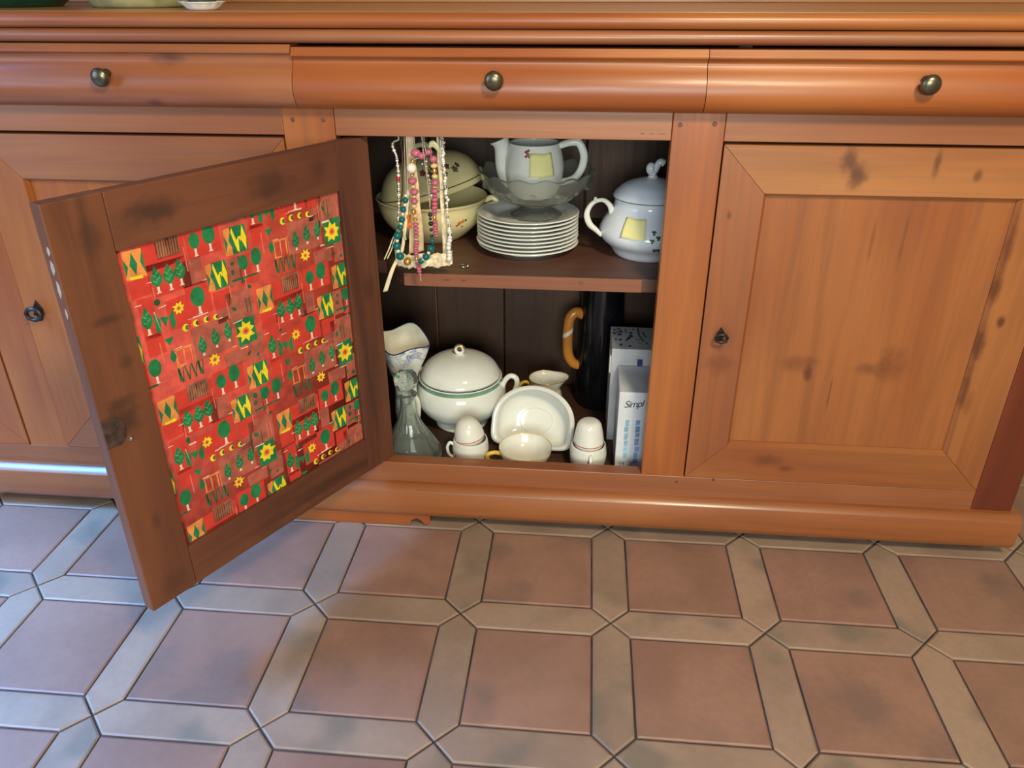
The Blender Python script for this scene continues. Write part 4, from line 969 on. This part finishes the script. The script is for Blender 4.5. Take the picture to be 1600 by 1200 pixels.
cup_pair(0.1745, 0.082, R(195), 'small white mug beside the decanter, under a domed egg cup', 'upturned white egg cup with a red line, nearest the decanter', D1, (0.02845, 0.0100), R(-9))
cup_pair(0.3970, 0.082, R(-84), 'small white mug beside the white carton, handle towards the viewer', 'upturned white egg cup with a red line, nearest the white carton', D2, (0.02845, 0.0115), 0.0)
# low white cup with gilt rim
lc_ = tag(empty('gilt_rim_teacup', (0.2790, 0.0805, Z0)), 'white teacup with thin gilt rim in front of the tipped white bowl', 'cup')
b = BM(); pr = smoothprof([(0.022, 0.0), (0.025, 0.001), (0.036, 0.012), (0.0465, 0.028), (0.0500, 0.042)], 5)
lathe(b, [(0, 0.002)]+pr+[(0.0490, 0.0432), (0.0475, 0.0415), (0.0440, 0.029), (0.034, 0.015), (0, 0.007)], 56); cb = obj('cup_body', b, WHITE2, lc_, smooth=True)
b = BM(); tube(b, [(0.0494*math.cos(2*PI*k/56), 0.0494*math.sin(2*PI*k/56), 0.0430) for k in range(56)], 0.0008, 6, closed=True); obj('gilt_rim', b, GILTY, cb, smooth='keep', label='gilt rim')
b = BM(); tube(b, spline([(-0.046, -0.012, 0.033), (-0.057, -0.016, 0.037), (-0.069, -0.020, 0.034), (-0.068, -0.020, 0.022), (-0.055, -0.016, 0.014), (-0.040, -0.012, 0.014)], 6), 0.0042, 10); obj('handle', b, GILTY, lc_, smooth='keep', label='yellow gilt handle')
# white oval bowl tipped over, its mouth towards the viewer
tb = tag(empty('tipped_white_bowl', (0.2885, 0.1480, Z0+0.0590)), 'deep white bowl tipped on its side with the mouth facing out, behind the teacup', 'bowl')
def mouth(t, r, z, k):
    # taller arched upper half, squarer lower half
    if math.sin(t) >= 0: return r, z
    c, q = abs(math.cos(t)), abs(math.sin(t)); n = 6.0
    f = (c**n+q**n)**(-1/n)
    return r*f, z
def tipped():
    b = BM()
    lathe(b, [(0, -0.056)]+smoothprof([(0.026, -0.056), (0.046, -0.053), (0.068, -0.042), (0.0790, -0.024), (0.0795, -0.006), (0.0815, 0.0015)], 5)+smoothprof([(0.0775, 0.0042), (0.0725, 0.0020), (0.0700, -0.006), (0.0700, -0.022), (0.060, -0.037), (0.042, -0.046), (0.026, -0.049)], 5)+[(0, -0.050)], 72, fn=mouth)
    for v in b.verts: v.co.y *= 0.86 if v.co.y > 0 else 0.64
    return b
obj('bowl_body', tipped(), WHITE, tb, smooth=True, rot=(R(63), 0, R(-7)))
b = BM(); tube(b, [(0.034*math.cos(2*PI*k/40), 0.026*math.sin(2*PI*k/40), -0.0478) for k in range(40)], 0.0011, 6, closed=True)
obj('well_ring', b, WHITE, tb, smooth='keep', rot=(R(63), 0, R(-7)))
# small creamer behind
cj = tag(empty('gilt_creamer', (0.305, 0.285, Z0)), 'small white creamer with gilt rim and handle, behind the tipped bowl', 'creamer')
def spoutlip(t, r, z, k):
    if z > 0.062:
        s = (z-0.062)/0.024; c = max(0, math.cos(t))**4
        return r*(1+0.42*s*c), z+s*0.004*c
    return r, z
b = BM(); o_ = smoothprof([(0.024, 0.0), (0.026, 0.002), (0.034, 0.018), (0.037, 0.036), (0.033, 0.056), (0.0295, 0.066), (0.0325, 0.080), (0.0345, 0.086)], 5)
lathe(b, [(0, 0.002)]+o_+[(0.0330, 0.0868), (0.030, 0.078), (0.0275, 0.066), (0.031, 0.054), (0.034, 0.034), (0, 0.008)], 56, fn=spoutlip); cbd = obj('creamer_body', b, WHITE2, cj, smooth='keep')
b = BM(); tube(b, [Vector((spoutlip(2*PI*k/56, .0340, .0866, 0)[0]*math.cos(2*PI*k/56), spoutlip(2*PI*k/56, .0340, .0866, 0)[0]*math.sin(2*PI*k/56), spoutlip(2*PI*k/56, .0340, .0866, 0)[1])) for k in range(56)], 0.0009, 6, closed=True); obj('gilt_rim', b, GOLD, cbd, smooth='keep', label='gilt rim')
b = BM(); tube(b, spline([(-0.030, -0.004, 0.072), (-0.042, -0.006, 0.078), (-0.053, -0.008, 0.070), (-0.053, -0.008, 0.052), (-0.044, -0.006, 0.036), (-0.034, -0.004, 0.032)], 6), 0.0036, 10); obj('handle', b, GILTY, cj, smooth='keep', label='gilt handle')
# tall black coffee pot with amber striped handle
KX, KY = 0.4180, 0.357
kp = tag(empty('black_coffee_pot', (KX, KY, Z0)), 'tall black coffee pot with an amber striped handle, behind the cartons', 'coffee pot')
b = BM(); lathe(b, [(0, 0.002)]+smoothprof([(0.046, 0.0), (0.049, 0.004), (0.050, 0.10), (0.046, 0.20), (0.043, 0.27), (0.0445, 0.282)], 5)+smoothprof([(0.0445, 0.2825), (0.040, 0.294), (0.022, 0.305), (0.009, 0.308), (0.008, 0.314)], 4)+[(0.012, 0.320), (0.010, 0.327), (0, 0.329)], 56); obj('pot_body', b, BLACKG, kp, smooth='keep')
def amber():
    w = NT('amber_striped_glaze')
    tc = w.n('ShaderNodeTexCoord'); sp_ = w.n('ShaderNodeSeparateXYZ'); w.l(tc.outputs['Object'], sp_.inputs[0])
    d = w.math('ABSOLUTE', w.math('SUBTRACT', w.math('SUBTRACT', sp_.outputs[2], w.math('MULTIPLY', sp_.outputs[0], 0.7)), 0.2185))
    w.l(w.mix(w.maprange(d, 0.0035, 0.0065), srgb(236, 220, 196), srgb(196, 128, 52)), w.b.inputs['Base Color']); w.b.inputs['Roughness'].default_value = 0.2
    return w.m
b = BM(); tube(b, spline([(-0.040, -0.010, 0.205), (-0.054, -0.016, 0.213), (-0.066, -0.020, 0.202), (-0.0695, -0.022, 0.180), (-0.0700, -0.022, 0.150), (-0.0680, -0.022, 0.120), (-0.058, -0.018, 0.098), (-0.044, -0.012, 0.090)], 6), 0.0108, 14); obj('handle', b, amber(), kp, smooth='keep', label='amber handle with a pale diagonal stripe')
# white carton with handwriting, and a printed carton behind
cb = tag(empty('white_carton', (0.484, 0.13, Z0)), 'tall white carton with handwriting and blue stripes beside the stile', 'carton')
b = BM(); prism(b, [(-0.0365, -0.052), (0.060, -0.052), (0.060, 0.056), (-0.0365, 0.056)], 'Z', 0.0, 0.169); obj('carton_body', b, CARTON, cb, bevel=0.0012)
def text_mesh(body, size, shear):
    c = bpy.data.curves.new('writing', 'FONT'); c.body = body; c.size = size; c.shear = shear; c.extrude = 0.00008; c.space_character = 0.86
    t = bpy.data.objects.new('tmp_text', c); SC.collection.objects.link(t)
    dg = bpy.context.evaluated_depsgraph_get(); me = bpy.data.meshes.new_from_object(t.evaluated_get(dg))
    bpy.data.objects.remove(t); me.materials.clear(); me.materials.append(INK); return me
o = obj('handwriting', text_mesh('Simpl', 0.0195, 0.35), None, cb, loc=(-0.027, -0.0524, 0.1375), rot=(R(90), R(-6), 0))
o.scale = (0.95, 1.0, 1.0)
b = BM(); rr2 = random.Random(9)
for x, w_, z0_, z1_, mi in ((-0.0195, 0.008, 0.030, 0.105, 0), (0.001, 0.009, 0.020, 0.108, 1)):
    z = z0_
    while z < z1_:
        h = rr2.uniform(0.012, 0.022); dx = rr2.uniform(-.0010, .0010)
        prism(b, [(x+dx-w_/2*rr2.uniform(.7, 1), z), (x+dx+w_/2*rr2.uniform(.7, 1), z+.001), (x+dx+w_/2, z+h*.8), (x+dx-w_/2*.8, z+h*.75)], 'Y', -0.0523, -0.0519, mi); z += h*0.86
obj('blue_lettering', b, [BLUEP, NAVYP], cb)['kind'] = 'stuff'
b = BM()
for q in ((-.030, .020, -.021, .0215), (-.030, .0165, -.018, .018), (-.0215, .012, -.020, .021), (-.029, .013, -.024, .0142)): box(b, q[0], q[2], -0.0523, -0.0519, q[1], q[3])
obj('blue_mark', b, NAVYP, cb)['kind'] = 'stuff'
cb2 = tag(empty('printed_carton', (0.480, 0.246, Z0)), 'taller pale carton with purple and green print, behind the white carton', 'carton')
H2 = 0.202
b = BM(); box(b, -0.0455, 0.062, -0.056, 0.052, 0.0, H2); obj('carton_body', b, CARTON2, cb2, bevel=0.0012)
b = BM(); box(b, -0.0485, -0.0457, -0.054, -0.020, 0.150, 0.186); obj('carton_flap', b, CARTON, cb2, bevel=0.0006)
b = BM(); rr3 = random.Random(23)
def blot(x, y, r):
    pts = [(x+1.35*r*rr3.uniform(.5, 1.1)*math.cos(2*PI*k/7), y+2.0*r*rr3.uniform(.5, 1.1)*math.sin(2*PI*k/7)) for k in range(7)]
    prism(b, pts, 'Z', H2-0.0001, H2+0.0002, 0)
for x, y, r in ((-.038, .034, .0028), (-.030, .040, .0030), (-.026, .028, .0036), (-.033, .024, .0026), (-.039, .018, .0030), (-.029, .012, .0034), (-.017, .036, .0022), (-.016, .026, .0020), (-.006, .022, .0034), (-.008, .006, .0042), (-.012, -.004, .0036), (-.016, -.014, .0030), (-.028, -.012, .0030), (-.037, -.012, .0026), (-.028, -.036, .0028), (-.011, -.040, .0028), (-.001, .040, .0020)): blot(x, y, r)
for x0, y0, x1, y1, w_ in ((.008, .046, .009, .010, .0022), (.009, .010, .016, -.018, .0018), (.016, .030, .022, .0, .0016), (.002, -.006, .010, -.014, .0022), (.006, -.024, .014, -.028, .002), (.020, -.02, .024, -.03, .002)):
    prism(b, [(x0-w_, y0), (x0+w_, y0), (x1+w_, y1), (x1-w_, y1)], 'Z', H2-0.0001, H2+0.0002, 1)
box(b, .004, .014, -0.0563, -0.0559, 0.168, 0.182, 0)
o = obj('box_print', b, [PURPLE, TEALP], cb2); o['kind'] = 'stuff'
# ------------------------------------------------------------------ things standing on the sideboard top
ZTT = 0.8722
g1 = tag(empty('green_bowl', (-0.545, 0.17, ZTT)), 'dark green glazed bowl on the sideboard top', 'bowl')
b = BM(); lathe(b, [(0, 0.002)]+smoothprof([(0.05, 0.0), (0.055, 0.003), (0.085, 0.03), (0.105, 0.07)], 4)+smoothprof([(0.100, 0.071), (0.080, 0.034), (0.0, 0.010)], 4), 48); obj('bowl_body', b, GREENG, g1, smooth='keep')
g2 = tag(empty('olive_pot', (-0.345, 0.17, ZTT)), 'olive beige stoneware pot on the sideboard top', 'pot')
b = BM(); lathe(b, [(0, 0.002)]+smoothprof([(0.072, 0.0), (0.080, 0.004), (0.095, 0.05), (0.085, 0.10)], 4)+smoothprof([(0.080, 0.10), (0.085, 0.05), (0.0, 0.012)], 4), 48); obj('pot_body', b, OLIVE, g2, smooth='keep')
g3 = tag(empty('white_scalloped_dish', (-0.187, 0.034, ZTT)), 'shallow white scalloped dish at the front edge of the sideboard top', 'dish')
b = BM(); lathe(b, [(0, 0.002)]+smoothprof([(0.020, 0.0), (0.023, 0.002), (0.028, 0.007), (0.032, 0.0105)], 4)+smoothprof([(0.0305, 0.0108), (0.025, 0.0065), (0.0, 0.004)], 4), 60, fn=lambda t, r, z, k: (r*(1+(0.03*math.cos(14*t) if r > .026 else 0)), z)); obj('dish_body', b, WHITE2, g3, smooth='keep')
g4 = tag(empty('slate_candle_pot', (-0.187, 0.034, ZTT+0.0042)), 'dark slate pot standing in the white scalloped dish', 'pot')
b = BM(); lathe(b, [(0, 0.001)]+smoothprof([(0.017, 0.0), (0.019, 0.003), (0.0225, 0.03), (0.0215, 0.055)], 4)+smoothprof([(0.0195, 0.055), (0.020, 0.03), (0.0, 0.008)], 4), 40); obj('pot_body', b, DKGREY, g4, smooth='keep')
